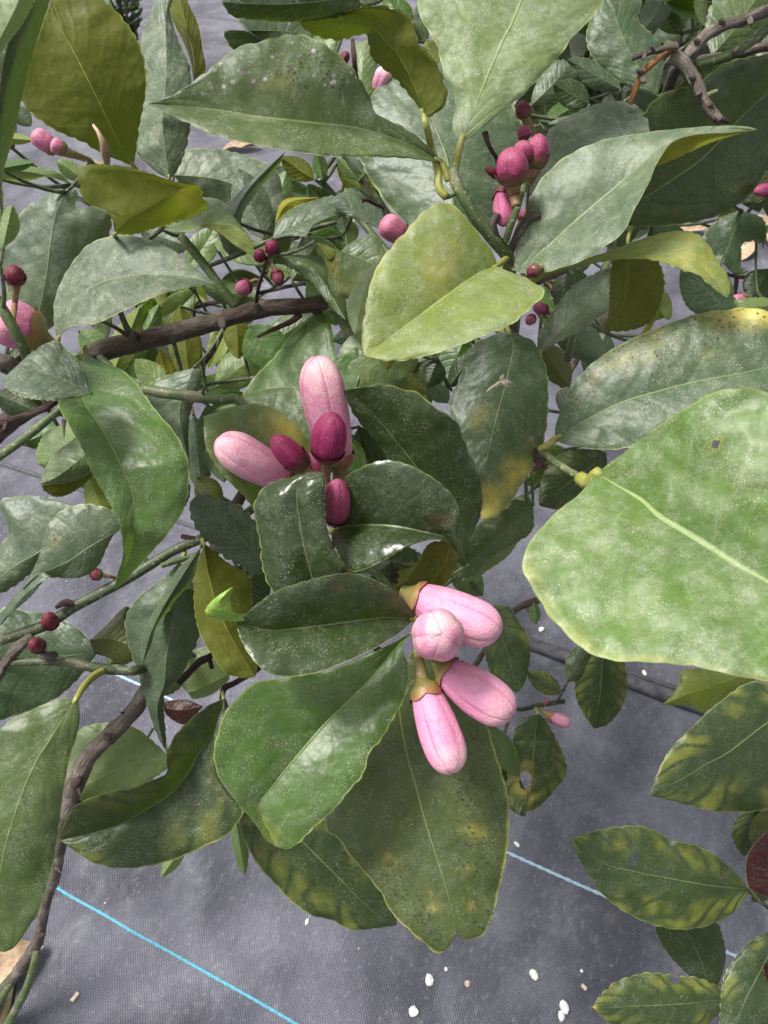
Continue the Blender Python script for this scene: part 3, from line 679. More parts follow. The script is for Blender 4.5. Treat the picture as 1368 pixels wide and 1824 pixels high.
branch([(287, 1008, .308, 9), (310, 1000, .310, 11), (335, 993, .312, 10), (356, 985, .313, 10)], M_STEM)
branch([(318, 1216, .33, 13), (335, 1200, .33, 14), (355, 1180, .33, 13), (376, 1168, .332, 12), (400, 1140, .35, 12), (380, 1040, .362, 12)], M_TWIG, lump=.3)
branch([(378, 1190, .334, 8), (372, 1170, .332, 9)], M_TWIG, lump=.3)
branch([(439, 1205, .34, 10), (415, 1218, .34, 10), (400, 1226, .338, 11), (395, 1245, .335, 9)], M_TWIG, lump=.15)
branch([(439, 1205, .34, 10), (470, 1180, .345, 10), (520, 1100, .345, 10), (580, 1000, .335, 10), (600, 950, .31, 10)], M_TWIG)
# lower right, behind
branch([(955, 1070, .44, 13), (920, 1085, .44, 11), (898, 1108, .44, 10), (870, 1150, .44, 10), (800, 1230, .44, 11), (700, 1180, .42, 12), (560, 1050, .38, 14), (440, 950, .365, 15)], M_BARK, lump=.2)
branch([(1006, 1249, .45, 9), (960, 1256, .45, 8), (920, 1263, .45, 8), (860, 1240, .445, 8), (800, 1230, .44, 9)], M_STEMD)
branch([(955, 1070, .44, 13), (1010, 1060, .44, 13), (1120, 1110, .43, 14), (1260, 1180, .40, 15), (1400, 1290, .38, 16), (1450, 1400, .38, 16), (1440, 1520, .385, 15), (1400, 1560, .385, 13), (1338, 1590, .375, 10)], M_STEMD, lump=.08, n=70)
branch([(1400, 1560, .385, 13), (1390, 1680, .385, 12), (1340, 1760, .37, 11), (1288, 1782, .362, 8)], M_STEMD)

# thorns
thorn(361, 700, 369, 676, .311, 7, M_BARKG); thorn(114, 748, 114, 782, .297, 9, M_TWIG); thorn(140, 1405, 144, 1420, .345, 7, M_TWIG)
thorn(392, 592, 385, 622, .345, 7, M_STEMD); thorn(220, 1270, 212, 1268, .34, 6, M_BARKG); thorn(100, 1545, 110, 1556, .37, 9, M_BARKG)
thorn(300, 545, 303, 563, .515, 6, M_TWIG)

# ------------------------------------------------------------------ leaves in front, upper left
leaf("2,345 -5,250 5,120 30,20 40,-60", "-40,260 -50,100 -20,-40", "8,300 22,250 38,180 50,130 70,60 92,-10 88,-60", (.205, .19, .19), (.0, .02), 'dk', .25, u='dk', label='leaf seen from its edge', stem="1,400 0,470", sw=9, bulge=.02)
leaf("-30,140 0,70 25,20 50,-40", "-60,90 -20,-40", "0,97 20,70 45,35 62,-5", (.185, .182, .18), (0, .004), 'pa', .9)
leaf("238,296 215,262 180,190 140,110 105,45 90,5", "215,287 175,270 148,253 101,233 57,203 37,172 40,130 60,80 80,30", "240,285 249,222 259,168 259,118 242,67 208,20 175,-3 130,-25 100,-15", (.285, .265, .26), (-.004, .004), 'md', .2, True, u='ol', stem="243,305,.29 262,330,.32", spot=((0.15, .2, .25, .2, .5),), label='large backlit leaf showing its olive underside', sw=11)
leaf("302,320 293,252 289,208 296,134 296,67 290,-10", "270,300 239,265 249,222 255,160 252,110 250,77 258,50 276,0 285,-20", "315,305 330,269 340,219 343,160 341,141 336,111 316,67 303,20 309,-8", (.315, .31, .32, .33), (.01, .008), 'bl', .75, stem="306,340,.33")
leaf("348,160 345,100 332,50 318,-15", "344,140 340,111 326,74 309,40 303,18 308,-10", "366,124 360,84 353,44 336,7 328,-15", (.335, .338, .345), (.012, .006), 'ol', .1, True, u='ol')
leaf("786,288 724,255 643,229 556,219 455,208 400,198 330,190 264,185", "751,249 710,222 670,202 657,168 630,124 600,94 566,71 529,60 489,67 455,76 417,87 363,131 309,168", "758,286 724,282 657,280 590,279 522,270 460,259 387,242 340,222 303,205", (.262, .250, .245), (-.004, -.012), 'md', .62, stem="792,300 800,322,.263", lichen=((-.75, .50, .38, .22, 1), (-.6, .78, .35, .08, .8), (-.5, .62, .3, .06, .7)), yel=((.9, .55, .3, .4, .22), (-.35, .6, .2, .15, .3)), spot=((-.6, .45, .25, .14, .8),), sw=13, gloss=.4, label='long pointed leaf with grey lichen spots')
leaf("754,202 737,151 711,101 687,74 657,47 600,42 532,40", "750,200 744,188 711,148 690,128 663,104 657,81 653,63 637,63 600,72 556,61", "768,208 791,188 798,168 791,148 781,118 758,91 741,64 737,47 721,22 674,10 637,15 580,25", (.252, .242, .235), (.006, -.004), 'dk', .2, True, u='ol', stem="760,226 768,262,.262 780,303,.263 782,335,.262 796,352,.262", sw=14, ser=.0009, label='curled leaf with bitten olive underside',
     extra=(dict(M="640,-6 560,4 480,8 396,4", L="640,-30 500,-30 410,-15", R="637,17 600,30 520,39 460,36 417,30 402,16", d=(.235, .228, .225), tilt=(.0, .006), nv=40),))
leaf("440,55 500,55 560,62", "425,35 460,20 530,25", "400,55 405,75 418,90 470,110 540,90", (.325, .33, .33), (.004, .004), 'dk', .12, nv=40)
leaf("822,250 842,202 869,134 895,74 915,34 950,-60 965,-130", "815,249 805,229 811,195 808,161 791,131 778,81 764,57 748,27 744,-5 770,-70", "842,242 875,215 910,187 942,158 995,101 1019,67 1049,37 1075,0 1080,-50", (.262, .262, .272), (.004, .002), 'pa', .88, und=.0024, stem="816,272 812,292,.263 808,306,.263", sw=14, gloss=.35, label='broad pale dusty leaf at the top')
leaf("812,420 805,340 795,279 771,215 745,140", "740,412 727,402 697,373 670,336 642,286 640,240 665,165 700,130", "880,400 905,360 928,280 928,215 880,150 800,110", (.315, .325, .34), (.012, .012), 'bl', .55, gloss=.5)
leaf("648,185 645,130 655,70", "632,170 630,110 632,82", "668,160 672,120 672,85", (.355, .36), (.004, .004), 'pa', .5, nv=30)
leaf("790,140 770,100 760,70", "785,150 770,120 752,90", "800,140 795,110 775,75", (.36, .36), (.004, .004), 'ye', .4, nv=30)
leaf("205,417 229,390 269,367 303,346 330,334 352,329", "197,385 175,365 150,360 141,326 138,299 168,293 219,296 269,309 309,323", "235,418 269,409 323,393 356,380 371,365 358,350 363,345", (.262, .258, .25), (-.004, .008), 'ye', .1, True, u='ol', stem="203,424,.284 206,440,.31", ser=.0008, sw=9, yel=((.3, .8, .4, .2, .5),), label='backlit yellow-green leaf with ragged end')
leaf("116,343 98,387 89,437 84,480 71,551 60,600", "100,340 70,355 37,380 12,420 4,470 20,540 40,585", "134,338 150,361 192,377 199,400 185,450 150,510 110,570", (.315, .318, .33), (.006, .008), 'gy', .62, holes=((.85, .14, .2, .03),))
leaf("104,606 118,558 145,524 188,500 249,490 296,490 340,495 384,505", "98,588 96,541 111,497 135,460 161,434 202,420 240,420 290,436 323,457 356,484", "115,590 135,583 175,575 215,556 262,534 296,521 343,511", (.275, .266, .258), (.008, -.012), 'gy', .85, stem="100,625,.283 95,650,.292", sw=9, gloss=.3, label='pale dusty leaf with curved midrib')
leaf("163,701 110,675 44,657 2,676", "158,682 145,648 118,622 98,607 61,625 34,648 12,668", "135,709 94,713 50,709 17,696", (.242, .238, .234), (.006, -.010), 'gy', .75, nv=48, gloss=.3)
leaf("148,628 138,660 150,715 172,749 198,793 219,837 235,874 240,914 238,954 230,995 205,1050", "115,650 104,719 121,753 145,796 161,837 178,867 198,902 212,930 218,960 218,995 208,1025", "175,642 209,655 235,675 256,702 282,736 306,763 323,790 335,823 337,857 333,887 323,917 296,954 269,984 242,1014 222,1036", (.285, .262, .250, .252, .27), (-.004, .004), 'gr', .42, stem="150,615,.29 160,640,.34", gloss=.6, ser=.0005, label='glossy green leaf hanging in a curve')
leaf("160,765 120,790 85,822 66,826", "140,740 111,756 81,770 64,805", "165,800 130,830 90,838", (.345, .35, .36), (.005, .005), 'pa', .6, nv=40)
leaf("175,790 140,820 100,850 71,862", "150,780 105,800 80,835", "170,830 140,850 110,862", (.335, .335, .34), (.004, .004), 'md', .6, nv=40)
leaf("172,838 130,858 74,864", "140,842 100,852", "162,852 128,878 101,885 80,875", (.345, .345), (.002, .006), 'ol', .1, True, u='ol', nv=36)
# leaves in the middle, around the first flower group
leaf("560,812 520,775 470,735 425,722 372,735", "590,760 560,700 500,690 430,705", "559,812 539,771 519,749 499,733 460,719 427,722", (.335, .34, .345), (.006, 0), 'md', .4, nv=40)
leaf("480,930 465,880 440,820 415,770 396,735 362,742", "455,912 437,887 404,854 383,827 367,796 363,763 363,750", "540,900 559,812 539,770 519,749 499,733 460,719 427,722 400,728", (.312, .305, .298), (-.012, .008), 'pa', .6, yel=((.8, .55, .35, .16, .9),), ser=.0006, label='leaf with a yellow blotch behind the buds')
leaf("600,640 560,690 500,760 430,800", "580,560 522,593 489,635 455,669 428,712 425,760", "640,620 630,700 560,790 480,815", (.345, .35, .356), (.012, -.006), 'gr', .5)
leaf("740,590 690,620 640,655 600,700", "700,585 630,595 600,640", "745,640 710,690 640,715", (.34, .345), (.004, .004), 'pa', .5, nv=44)
leaf("835,1005 815,960 780,890 737,827 700,780 670,743 626,702 612,696", "815,1000 740,900 694,822 687,813 677,793 653,766 633,743 616,709", "835,964 852,930 860,890 855,850 838,810 825,776 811,749 791,736 764,716 744,699 714,692 684,684 643,689", (.300, .292, .280), (.004, -.012), 'dk', .30, ser=.0011, nser=13, gloss=.55, label='dark leaf with scalloped edge')
leaf("598,940 657,935 711,939 751,947 793,957 814,985", "604,895 616,850 657,827 690,820 724,827 758,843 784,860 805,880 815,900 818,917 814,945", "590,954 605,990 623,1018 653,1013 690,994 731,972 771,961 800,968", (.288, .272, .272), (-.010, -.008), 'dk', .40, bulge=.16, gloss=.9, ser=.0006, stem="590,948,.295", sw=9,
     extra=(dict(M="800,965 795,1000 775,1030 752,1051", L="815,985 813,1008 798,1035 771,1054", R="771,965 756,978 744,1004 727,1028 730,1042 748,1044", d=(.272, .280, .285), tilt=(.0, .004), under=True, nv=36, pv=.22),), label='dark leaf folded under at its tip', yel=((0, .9, .5, .2, .1),))
leaf("566,1070 552,1014 541,971 534,930 529,880 545,850 576,842", "520,1075 487,1055 468,1014 462,964 452,914 455,890 470,868 489,857 522,849 556,840", "610,1040 617,1018 606,994 590,964 580,924 578,880 579,860", (.272, .264, .262), (.006, -.002), 'dk', .40, gloss=.95, bulge=.20, ser=.0006, label='glossy leaf below the upper bud group')
leaf("738,1103 690,1100 643,1105 590,1112 522,1120 475,1122 420,1106", "734,1088 717,1065 690,1045 657,1028 623,1020 583,1025 539,1036 495,1051 455,1078 435,1096", "732,1108 717,1122 673,1152 616,1179 566,1198 515,1206 478,1199 455,1180 440,1160 427,1135", (.268, .254, .246), (-.010, -.014), 'dk', .38, gloss=.85, ser=.0006, stem="742,1106,.272 744,1118,.284", sw=12,
     extra=(dict(M="440,1098 405,1092 390,1075 402,1058 415,1045", L="435,1106 400,1106 367,1094 372,1076 393,1058", R="440,1093 418,1092 410,1068 415,1052", d=(.246, .238, .236), tilt=(.002, .002), nv=36, ser=.0008, pv=2.0),), label='dark glossy leaf with bright curled tip', yel=())
leaf("742,1122 707,1146 690,1173 657,1213 623,1247 583,1287 536,1340 489,1397 462,1440 490,1508", "690,1150 600,1190 520,1205 455,1216 425,1243 400,1270 387,1307 380,1340 387,1377 410,1414 434,1444 457,1471 472,1494", "717,1149 727,1189 724,1233 704,1273 677,1320 658,1340 647,1380 623,1407 596,1441 563,1471 536,1498 512,1512", (.280, .268, .263), (-.006, -.006), 'gr', .42, gloss=.6, ser=.0005, yel=((0, 1, 1.3, .16, .34),), stem="742,1112,.284", label='broad glossy leaf below the curled one')
leaf("738,1160 711,1200 711,1263 724,1340 741,1400 758,1464 778,1528 795,1582 808,1636 813,1664", "690,1230 630,1350 579,1468 600,1491 623,1525 653,1559 677,1589 697,1626 717,1646 758,1683 778,1698 795,1693 808,1672", "790,1180 830,1230 865,1284 882,1340 892,1370 906,1424 907,1474 902,1525 892,1575 879,1626 865,1659 852,1670 828,1674", (.298, .292, .284), (.002, .004), 'os', .36, gloss=.5, ser=.0006, yel=((.55, .62, .2, .04, .42), (.5, .86, .18, .03, .5), (-.6, .66, .2, .06, .32), (-.4, .84, .2, .05, .28), (.3, .76, .3, .05, .2), (.99, .72, .04, .25, .6), (-.99, .88, .04, .12, .6)), spot=((.7, .55, .3, .25, 1), (.75, .85, .3, .2, .9), (-.7, .8, .3, .2, .6), (.3, .75, .3, .1, .5)), stem="742,1130,.285", label='largest hanging leaf with orange blotches')
leaf("470,1430 540,1500 600,1560 660,1620 707,1648", "428,1455 437,1501 460,1542 489,1575 522,1609 556,1631 590,1639 623,1656 650,1656 680,1652", "560,1450 640,1520 700,1600", (.325, .328, .335), (.004, .004), 'dk', .2, mottle=.5, gloss=.55, label='dark leaf mottled with yellow')
# right of the middle: leaf with yellow tip, pale leaf
leaf("884,474 852,487 791,531 741,568 690,605 650,634", "882,458 869,437 842,403 818,373 788,360 758,373 724,410 697,440 670,477 657,517 650,558 645,591 646,622", "908,484 935,494 955,506 971,521 942,551 910,578 869,595 818,615 774,630 734,640 697,643 665,638", (.262, .248, .240), (.002, -.014), 'ye', .72, stem="895,466,.268 903,460,.275", sw=11, gloss=.35, yel=((-.4, .35, .35, .2, .45), (0, 1, 1.5, .12, .3), (-.98, .5, .06, .5, .4)), label='yellow-green dusty leaf facing up')
leaf("560,430 640,460 700,490", "590,465 620,435 670,420", "584,480 584,500 596,524 620,533 680,530", (.318, .315), (.002, .006), 'md', .4, yel=((.6, .3, .5, .4, .35),), spot=((.6, .3, .4, .3, .5),), nv=44)
leaf("680,465 650,520 632,596", "655,480 637,497 620,534 619,561 626,585", "690,500 670,560 645,590", (.285, .282), (.004, .002), 'pa', .7, nv=44)
leaf("905,588 915,615 902,682 885,743 869,810 862,854 858,926", "852,608 828,635 820,669 806,699 800,726 815,790 835,840 850,890", "930,598 952,610 967,640 975,669 977,716 972,770 958,817 925,870 905,902 875,925", (.306, .299, .289), (.004, .004), 'bl', .45, yel=((.1, .93, 1.2, .14, 1.0), (.75, .72, .45, .14, .75), (-.3, .5, .4, .1, .3)), spot=((.1, .93, .6, .1, .35),), stem="900,570,.315 905,600,.338", sw=10, label='leaf yellowing towards its tip')
leaf("950,900 900,945 850,990 815,1030", "915,890 870,920 830,960", "948,945 908,974 875,993 845,1025", (.315, .315, .32), (.004, .004), 'md', .5, nv=44)
leaf("940,930 890,985 822,1035", "900,930 850,980", "910,985 870,1015 840,1035", (.33, .33), (.004, .004), 'pa', .4, nv=30)
# upper right group
leaf("915,482 958,454 1026,393 1093,336 1143,293 1187,256 1250,238 1350,231", "918,450 925,420 932,390 952,336 982,299 1019,272 1076,249 1143,237 1211,229 1278,224 1328,225", "958,488 1043,462 1076,440 1110,414 1127,380 1143,350 1157,323 1166,300 1180,275 1200,252 1240,240 1300,236", (.272, .259, .250), (.006, -.014), 'tl', .80, gloss=.4, ser=.0005,
     extra=(dict(M="1166,298 1190,280 1240,252 1350,231", L="1178,272 1196,252 1230,236 1300,228", R="1211,279 1261,256 1311,240", d=(.262, .258, .250), tilt=(-.002, .004), under=True, nv=36),), u='ye', label='long dusty leaf twisted to a yellow point')
leaf("1100,378 1143,355 1194,323 1244,289 1278,256 1311,219 1368,165 1430,110", "1123,300 1127,235 1143,205 1177,168 1244,145 1295,111 1368,96 1410,95", "1123,402 1194,401 1261,390 1311,367 1352,330 1380,270 1420,180", (.318, .318, .322), (-.024, .014), 'dk', .0, gloss=.6, mottle=.12, label='large dark green leaf')
leaf("940,350 985,275 1040,235 1085,218 1155,215", "950,305 965,260 985,225 1043,192 1093,180 1127,185 1146,198", "1000,330 1080,290 1150,245", (.292, .292, .296), (.006, -.010), 'gy', .85, label='dusty leaf with white scratches')
leaf("1172,172 1137,118 1110,67 1090,7 1080,-30", "1133,161 1103,145 1076,124 1053,98 1044,64 1053,34 1068,0", "1182,118 1177,77 1160,60 1137,34 1140,-5", (.325, .325, .33), (.004, .004), 'bl', .4, gloss=.45, ser=.0008)
leaf("945,500 992,475 1043,464 1100,455 1160,448 1220,460 1265,490 1294,530", "985,478 1043,460 1090,446 1130,430 1160,420 1204,411 1238,415 1262,437 1281,467 1295,490 1302,517", "950,505 975,492 1019,478 1076,466 1127,461 1174,466 1224,484 1244,490 1271,514", (.272, .262, .256), (.006, -.005), 'ye', .6, yel=((0, .7, 2, .5, .35), (1, .8, .12, .4, .6)), ser=.0009, stem="930,505,.28 915,512,.295", sw=9, gloss=.35, u='ol', label='yellowing leaf with brown-edged tip')
leaf("1118,440 1117,500 1108,545 1075,584", "1095,450 1088,480 1086,507 1084,558 1078,575", "1160,445 1175,467 1184,501 1180,531 1164,568 1137,585 1096,591", (.285, .283, .28), (.006, .002), 'ol', .1, True, u='ol', spot=((0, .8, .8, .3, .8),), nv=56, stem="1120,420,.30 1130,390,.34", label='hanging leaf showing yellow-olive underside')
leaf("962,630 1009,578 1049,541 1100,495", "958,601 982,558 1019,511 1059,487 1090,478", "992,611 1026,595 1059,571 1085,551 1110,520", (.318, .314, .314), (.006, -.010), 'gy', .65, stem="955,640,.325 930,660,.34", nv=52)
leaf("1130,610 1165,560 1188,520", "1150,600 1180,545", "1160,575 1185,565 1196,540", (.34, .34), (.003, .003), 'ye', .3, nv=30, extra=(dict(M="1165,525 1185,535 1198,558", L="1180,520 1195,535", R="1170,540 1180,562 1192,570", d=.34, nv=24),))
leaf("990,782 1043,749 1110,716 1177,696 1244,679 1311,667 1368,655 1450,640", "989,760 1005,716 1022,682 1049,652 1090,622 1143,595 1194,575 1244,559 1295,551 1345,549 1410,575", "1002,790 1036,797 1083,801 1117,798 1200,780 1300,740 1400,690", (.280, .268, .262), (.006, -.008), 'bl', .58, yel=((-.75, .35, .35, .22, .42), (-.9, .75, .3, .14, .85), (-.35, .62, .2, .1, .3)), spot=((-.75, .3, .35, .2, 1), (-.8, .6, .3, .3, .8), (-.3, .45, .3, .1, .4)), stem="976,793 962,802,.282", sw=14, gloss=.45, ser=.0005, label='leaf peppered with black specks')
leaf("1063,842 1095,862 1143,890 1177,920 1244,961 1311,1004 1368,1036 1500,1110 1650,1180", "1110,807 1157,770 1211,733 1251,709 1258,702 1288,694 1335,689 1368,696 1450,750 1560,880", "1030,882 1005,900 985,918 958,947 938,978 932,1014 945,1041 965,1082 989,1112 1009,1132 1043,1159 1076,1173 1110,1178 1177,1181 1244,1189 1311,1203 1368,1213 1500,1230 1600,1215", (.238, .203, .182), (-.010, -.016), 'lg', .85, und=.0028, stem="1050,860,.244 1035,853,.250", sw=26, gloss=.4, ser=.0005, holes=((-.62, .30, .030, .009),), yel=((.97, .5, .06, .6, .4), (-.62, .30, .07, .02, .6)), nv=110, label='very large bright green dusty leaf')
# lower left group
leaf("-30,1045 0,1028 34,1004 74,981 125,940 140,905", "0,975 13,955 12,930 0,893 40,883 94,887", "0,1057 34,1038 61,1014 90,980 130,930", (.33, .33, .33), (.004, .004), 'gy', .55)
leaf("214,944 161,974 121,1001 67,1025 40,1050", "210,915 161,898 118,905 91,927 78,960 66,1000", "202,954 188,981 175,1008 145,1028 100,1029 77,1030", (.305, .300, .298), (.002, .004), 'gy', .45, spot=((-.7, .62, .3, .2, .8),), yel=((-.6, .6, .3, .2, .25),),
     extra=(dict(M="90,1026 55,1050 25,1080 -10,1125", L="70,1020 35,1050 8,1085", R="81,1030 55,1062 27,1087", d=(.298, .296, .30), tilt=(.004, .0), nv=36),))
leaf("173,1163 84,1172 0,1179 -40,1182", "168,1152 141,1122 101,1099 44,1088 0,1088", "148,1199 111,1236 67,1260 20,1277 -10,1276", (.325, .325, .32), (.004, .004), 'bl', .3)
leaf("138,1242 108,1287 81,1331 71,1345 47,1394 24,1458 5,1528 -5,1610 8,1696", "101,1247 61,1263 0,1300 -50,1400 -70,1530 -40,1650 -8,1690", "142,1260 140,1300 127,1340 116,1390 109,1441 101,1501 91,1559 71,1619 47,1659 27,1686", (.272, .258, .262), (.002, .006), 'md', .42, stem="150,1222,.282 168,1204,.298 184,1195,.305", sw=14, gloss=.5, ser=.0005, label='long leaf hanging beside the grey branch')
leaf("320,1000 312,1060 306,1115 296,1172 293,1216 280,1265 293,1335", "290,1030 252,1058 232,1082 222,1109 229,1149 242,1189 256,1233 266,1270 279,1307", "343,1038 350,1082 355,1129 343,1162 323,1203 293,1240 294,1290 296,1314", (.312, .310, .318), (.004, .006), 'gy', .35, gloss=.35, stem="330,985,.314", label='long grey-green drooping leaf')
leaf("358,975 322,1030 292,1080 268,1130 253,1185", "316,1015 289,1062 269,1099 256,1125 250,1160", "352,1005 343,1035 309,1075 282,1112 269,1149", (.305, .298, .296), (.004, .012), 'gy', .4, nv=48, bulge=-.05)
leaf("363,967 372,1030 390,1090 420,1150 455,1205", "347,1031 346,1082 356,1129 380,1169 403,1199 437,1208", "403,1000 445,1030 450,1090 465,1160", (.300, .298, .30), (.004, .008), 'ol', .1, True, u='ol', stem="361,960,.31")
leaf("480,1010 440,970 400,930 338,896", "470,950 444,917 420,897 390,890 366,880 348,884", "450,1028 437,1014 397,991 380,971 356,951 340,920", (.295, .288, .284), (.002, .004), 'gy', .35, ser=.0012, nser=10, spot=((0, .6, .8, .4, .6),), label='grey-green leaf with wavy edge')
leaf("162,1140 195,1138 232,1150", "188,1115 229,1080", "172,1159 208,1179 236,1177", (.32, .32), (.004, .004), 'ol', .1, u='ol', nv=36)
leaf("398,1245 370,1320 353,1343 336,1374 303,1414 256,1444 208,1471 161,1485 106,1496", "370,1257 336,1284 309,1314 297,1345 296,1377 269,1390 235,1404 188,1412 135,1434 115,1465", "400,1270 383,1360 404,1407 431,1441 427,1461 404,1488 363,1508 319,1528 269,1542 219,1547 175,1540 141,1522", (.318, .310, .308), (-.016, -.004), 'dk', .22, mottle=.35, gloss=.5, stem="396,1232,.334", label='dark curved leaf with yellow mottling')
leaf("300,1352 249,1357 202,1374 145,1404 110,1430", "293,1340 269,1317 235,1294 175,1288 130,1310 110,1370", "296,1370 250,1400 190,1425 140,1435", (.365, .365, .365), (.004, .004), 'pa', .55, stem="297,1338,.367 287,1290,.360 268,1238,.350", sw=5)
leaf("410,1200 380,1215 335,1235", "390,1150 330,1170 322,1215", "405,1215 377,1237 346,1245", (.36, .36), (.004, .004), 'pa', .5, yel=((0, .9, .8, .3, .3),), nv=36)
leaf("293,1262 325,1265 362,1258", "296,1250 330,1246", "298,1275 323,1290 340,1284", (.40, .40), (.003, .003), 'rd', .1, nv=30, label='small dark red young leaf')
auto(330, 1500, 288, 1562, 14, .36, 'pa', dust=.3); auto(420, 1460, 436, 1560, 14, .35, 'pa', dust=.3)
auto(470, 1185, 375, 1135, 22, .34, 'ol', under=True)
# lower right group
leaf("865,1080 900,1150 922,1235", "860,1120 870,1190 905,1225", "905,1080 921,1102 942,1136 944,1176 935,1216", (.43, .43), (.004, .004), 'dk', .3, mottle=.5, nv=44)
leaf("1078,1150 1073,1180 1069,1235 1058,1298", "1050,1160 1026,1195 1026,1243 1043,1277", "1095,1155 1112,1180 1118,1226 1106,1263 1083,1290", (.425, .425, .43), (.004, .004), 'dk', .1, mottle=.85, nv=48)
auto(1010, 1215, 1062, 1135, 24, .425, 'ms', dust=.5); auto(1000, 1235, 938, 1197, 18, .435, 'dk', mottle=.8, dust=.3)
auto(955, 1110, 952, 1072, 9, .43, 'gr'); 
leaf("958,1270 950,1340 945,1400 925,1452", "925,1285 915,1310 905,1370 905,1420", "975,1287 1002,1340 1010,1374 989,1407 958,1438", (.43, .43, .425), (.004, .004), 'dk', .2, mottle=.5, nv=60, holes=((-.25, .66, .25, .09),), yel=((-.3, .66, .4, .17, .9), (.3, .8, .3, .1, .5)), stem="955,1262,.448", label='torn leaf with a brown-rimmed hole')
auto(868, 1290, 925, 1385, 22, .415, 'md', dust=.2); auto(885, 1360, 935, 1455, 24, .44, 'dk', mottle=.5, dust=.2)
leaf("1430,1250 1368,1287 1298,1340 1261,1360 1211,1390 1156,1417", "1345,1214 1278,1253 1238,1290 1190,1340 1170,1380", "1440,1400 1368,1441 1295,1447 1244,1439 1194,1426", (.35, .345, .34), (.004, .004), 'ms', .2, mottle=.9, label='mottled dark leaf with pointed tip')
leaf("1350,1195 1290,1215 1230,1235 1179,1256", "1224,1192 1211,1216 1195,1240", "1342,1213 1278,1257 1254,1270 1227,1257", (.385, .385), (.004, .004), 'ye', .2, mottle=.5, nv=44)
leaf("1334,1584 1261,1577 1194,1565 1127,1552 1069,1535 1018,1493", "1305,1548 1271,1522 1238,1505 1194,1496 1160,1476 1117,1471 1069,1478", "1332,1592 1305,1626 1261,1649 1211,1656 1160,1646 1110,1622 1069,1589 1032,1532", (.372, .366, .366), (.004, .002), 'ms', .22, mottle=1.0, holes=((-.25, .63, .20, .014),), yel=((-.55, .72, .25, .035, .5),), label='mottled leaf with a chewed slit')
leaf("1264,1760 1248,1710 1224,1660 1215,1640", "1278,1757 1293,1710 1288,1670 1272,1640", "1227,1737 1187,1696 1167,1656 1180,1635", (.41, .405), (.004, .004), 'dk', .25, nv=44)
leaf("1285,1780 1211,1789 1143,1792 1066,1796 1055,1794", "1281,1760 1244,1742 1207,1739 1180,1734 1143,1734 1096,1750 1069,1774", "1285,1800 1230,1845 1150,1852 1090,1825 1069,1808", (.36, .352, .35), (.004, .003), 'ms', .25, mottle=.8, holes=((-.95, .38, .25, .035),), yel=((0, 1, 1, .06, .9),), label='mottled leaf with a bite in its edge')
leaf("1400,1640 1360,1720 1320,1800 1300,1880", "1368,1661 1338,1676 1312,1703 1291,1737 1285,1777 1283,1830", "1430,1700 1420,1800 1350,1870", (.345, .335, .33), (.003, .003), 'ms', .25, mottle=.8)
auto(1345, 1440, 1325, 1525, 32, .40, 'dk', mottle=.5, dust=.15); auto(1400, 1450, 1335, 1500, 30, .39, 'ol', mottle=.5, dust=.1)
leaf("1410,1610 1390,1550 1385,1470", "1345,1590 1330,1572 1329,1532 1345,1501 1368,1478", "1430,1600 1430,1500", (.34, .335), (.004, .004), 'rd', .0, gloss=.7, nv=44, label='dark purple-red young leaf')
auto(1400, 1760, 1362, 1715, 16, .33, 'rd', dust=0, label='small purple-red young leaf')
auto(1375, 1580, 1338, 1605, 14, .38, 'ol', dust=0)
# background of the middle left
leaf("310,312 380,318 430,338 500,400", "326,269 400,268 450,282 490,300 503,340", "330,335 400,370 460,410", (.40, .40, .40), (.004, .01), 'gy', .85, label='pale dusty leaf behind')
auto(470, 425, 425, 300, 34, .385, 'gy', dust=.7); 
leaf("408,455 412,400 440,340 508,270", "397,440 388,400 410,360 460,310", "440,450 430,390 455,345 495,298", (.345, .345, .35), (.004, .014), 'gy', .55, nv=48)
leaf("288,408 330,405 380,398 430,420 452,440", "320,390 370,365 415,385", "310,414 345,413 375,402 403,402 430,415", (.335, .335, .335), (.006, -.002), 'pa', .55, nv=48, extra=(dict(M="355,402 400,410 430,428 452,445", L="380,397 420,405 447,425", R="390,415 420,438 445,452", d=(.333, .333), under=True, nv=30),))
auto(475, 428, 512, 300, 26, .42, 'pa', dust=.3); auto(250, 410, 340, 440, 30, .40, 'gy', dust=.7); auto(420, 395, 340, 360, 24, .355, 'gy', dust=.6)
leaf("485,425 540,395 600,375 680,395", "495,395 520,372 556,358 610,350", "520,420 545,422 560,400 600,385 640,388", (.335, .335, .335), (.004, -.004), 'bl', .5, nv=48)
leaf("690,420 650,390 610,365 583,362", "688,385 670,352 632,335 605,345", "670,405 640,392 610,380", (.33, .33, .33), (.006, 0), 'gy', .5, nv=48)
leaf("490,400 505,370 525,357 572,352", "492,385 500,362 520,352", "505,385 530,372 560,362", (.345, .345), (.004, .002), 'ye', .2, True, u='ye', nv=36)
leaf("474,478 485,462 499,458 560,480 616,570", "499,456 545,455 590,470 615,530", "490,470 520,478 560,510 590,548", (.335, .335, .33), (.010, .0), 'md', .35, nv=52, label='folded leaf on a yellow stalk', stem="476,485,.336")
auto(540, 420, 600, 520, 40, .37, 'dk', dust=.2); auto(610, 420, 540, 380, 26, .38, 'gr', dust=.2); auto(620, 440, 610, 385, 24, .38, 'pa', dust=.3)
auto(520, 500, 560, 440, 30, .36, 'md', dust=.3)
auto(640, 322, 600, 282, 12, .33, 'pa', dust=.4); auto(648, 312, 612, 272, 10, .325, 'gy', dust=.6); auto(560, 320, 500, 280, 20, .36, 'ol', under=True); auto(575, 320, 565, 270, 14, .36, 'gr')
auto(600, 290, 690, 350, 30, .36, 'ol', under=True); auto(655, 345, 610, 300, 14, .35, 'ye')
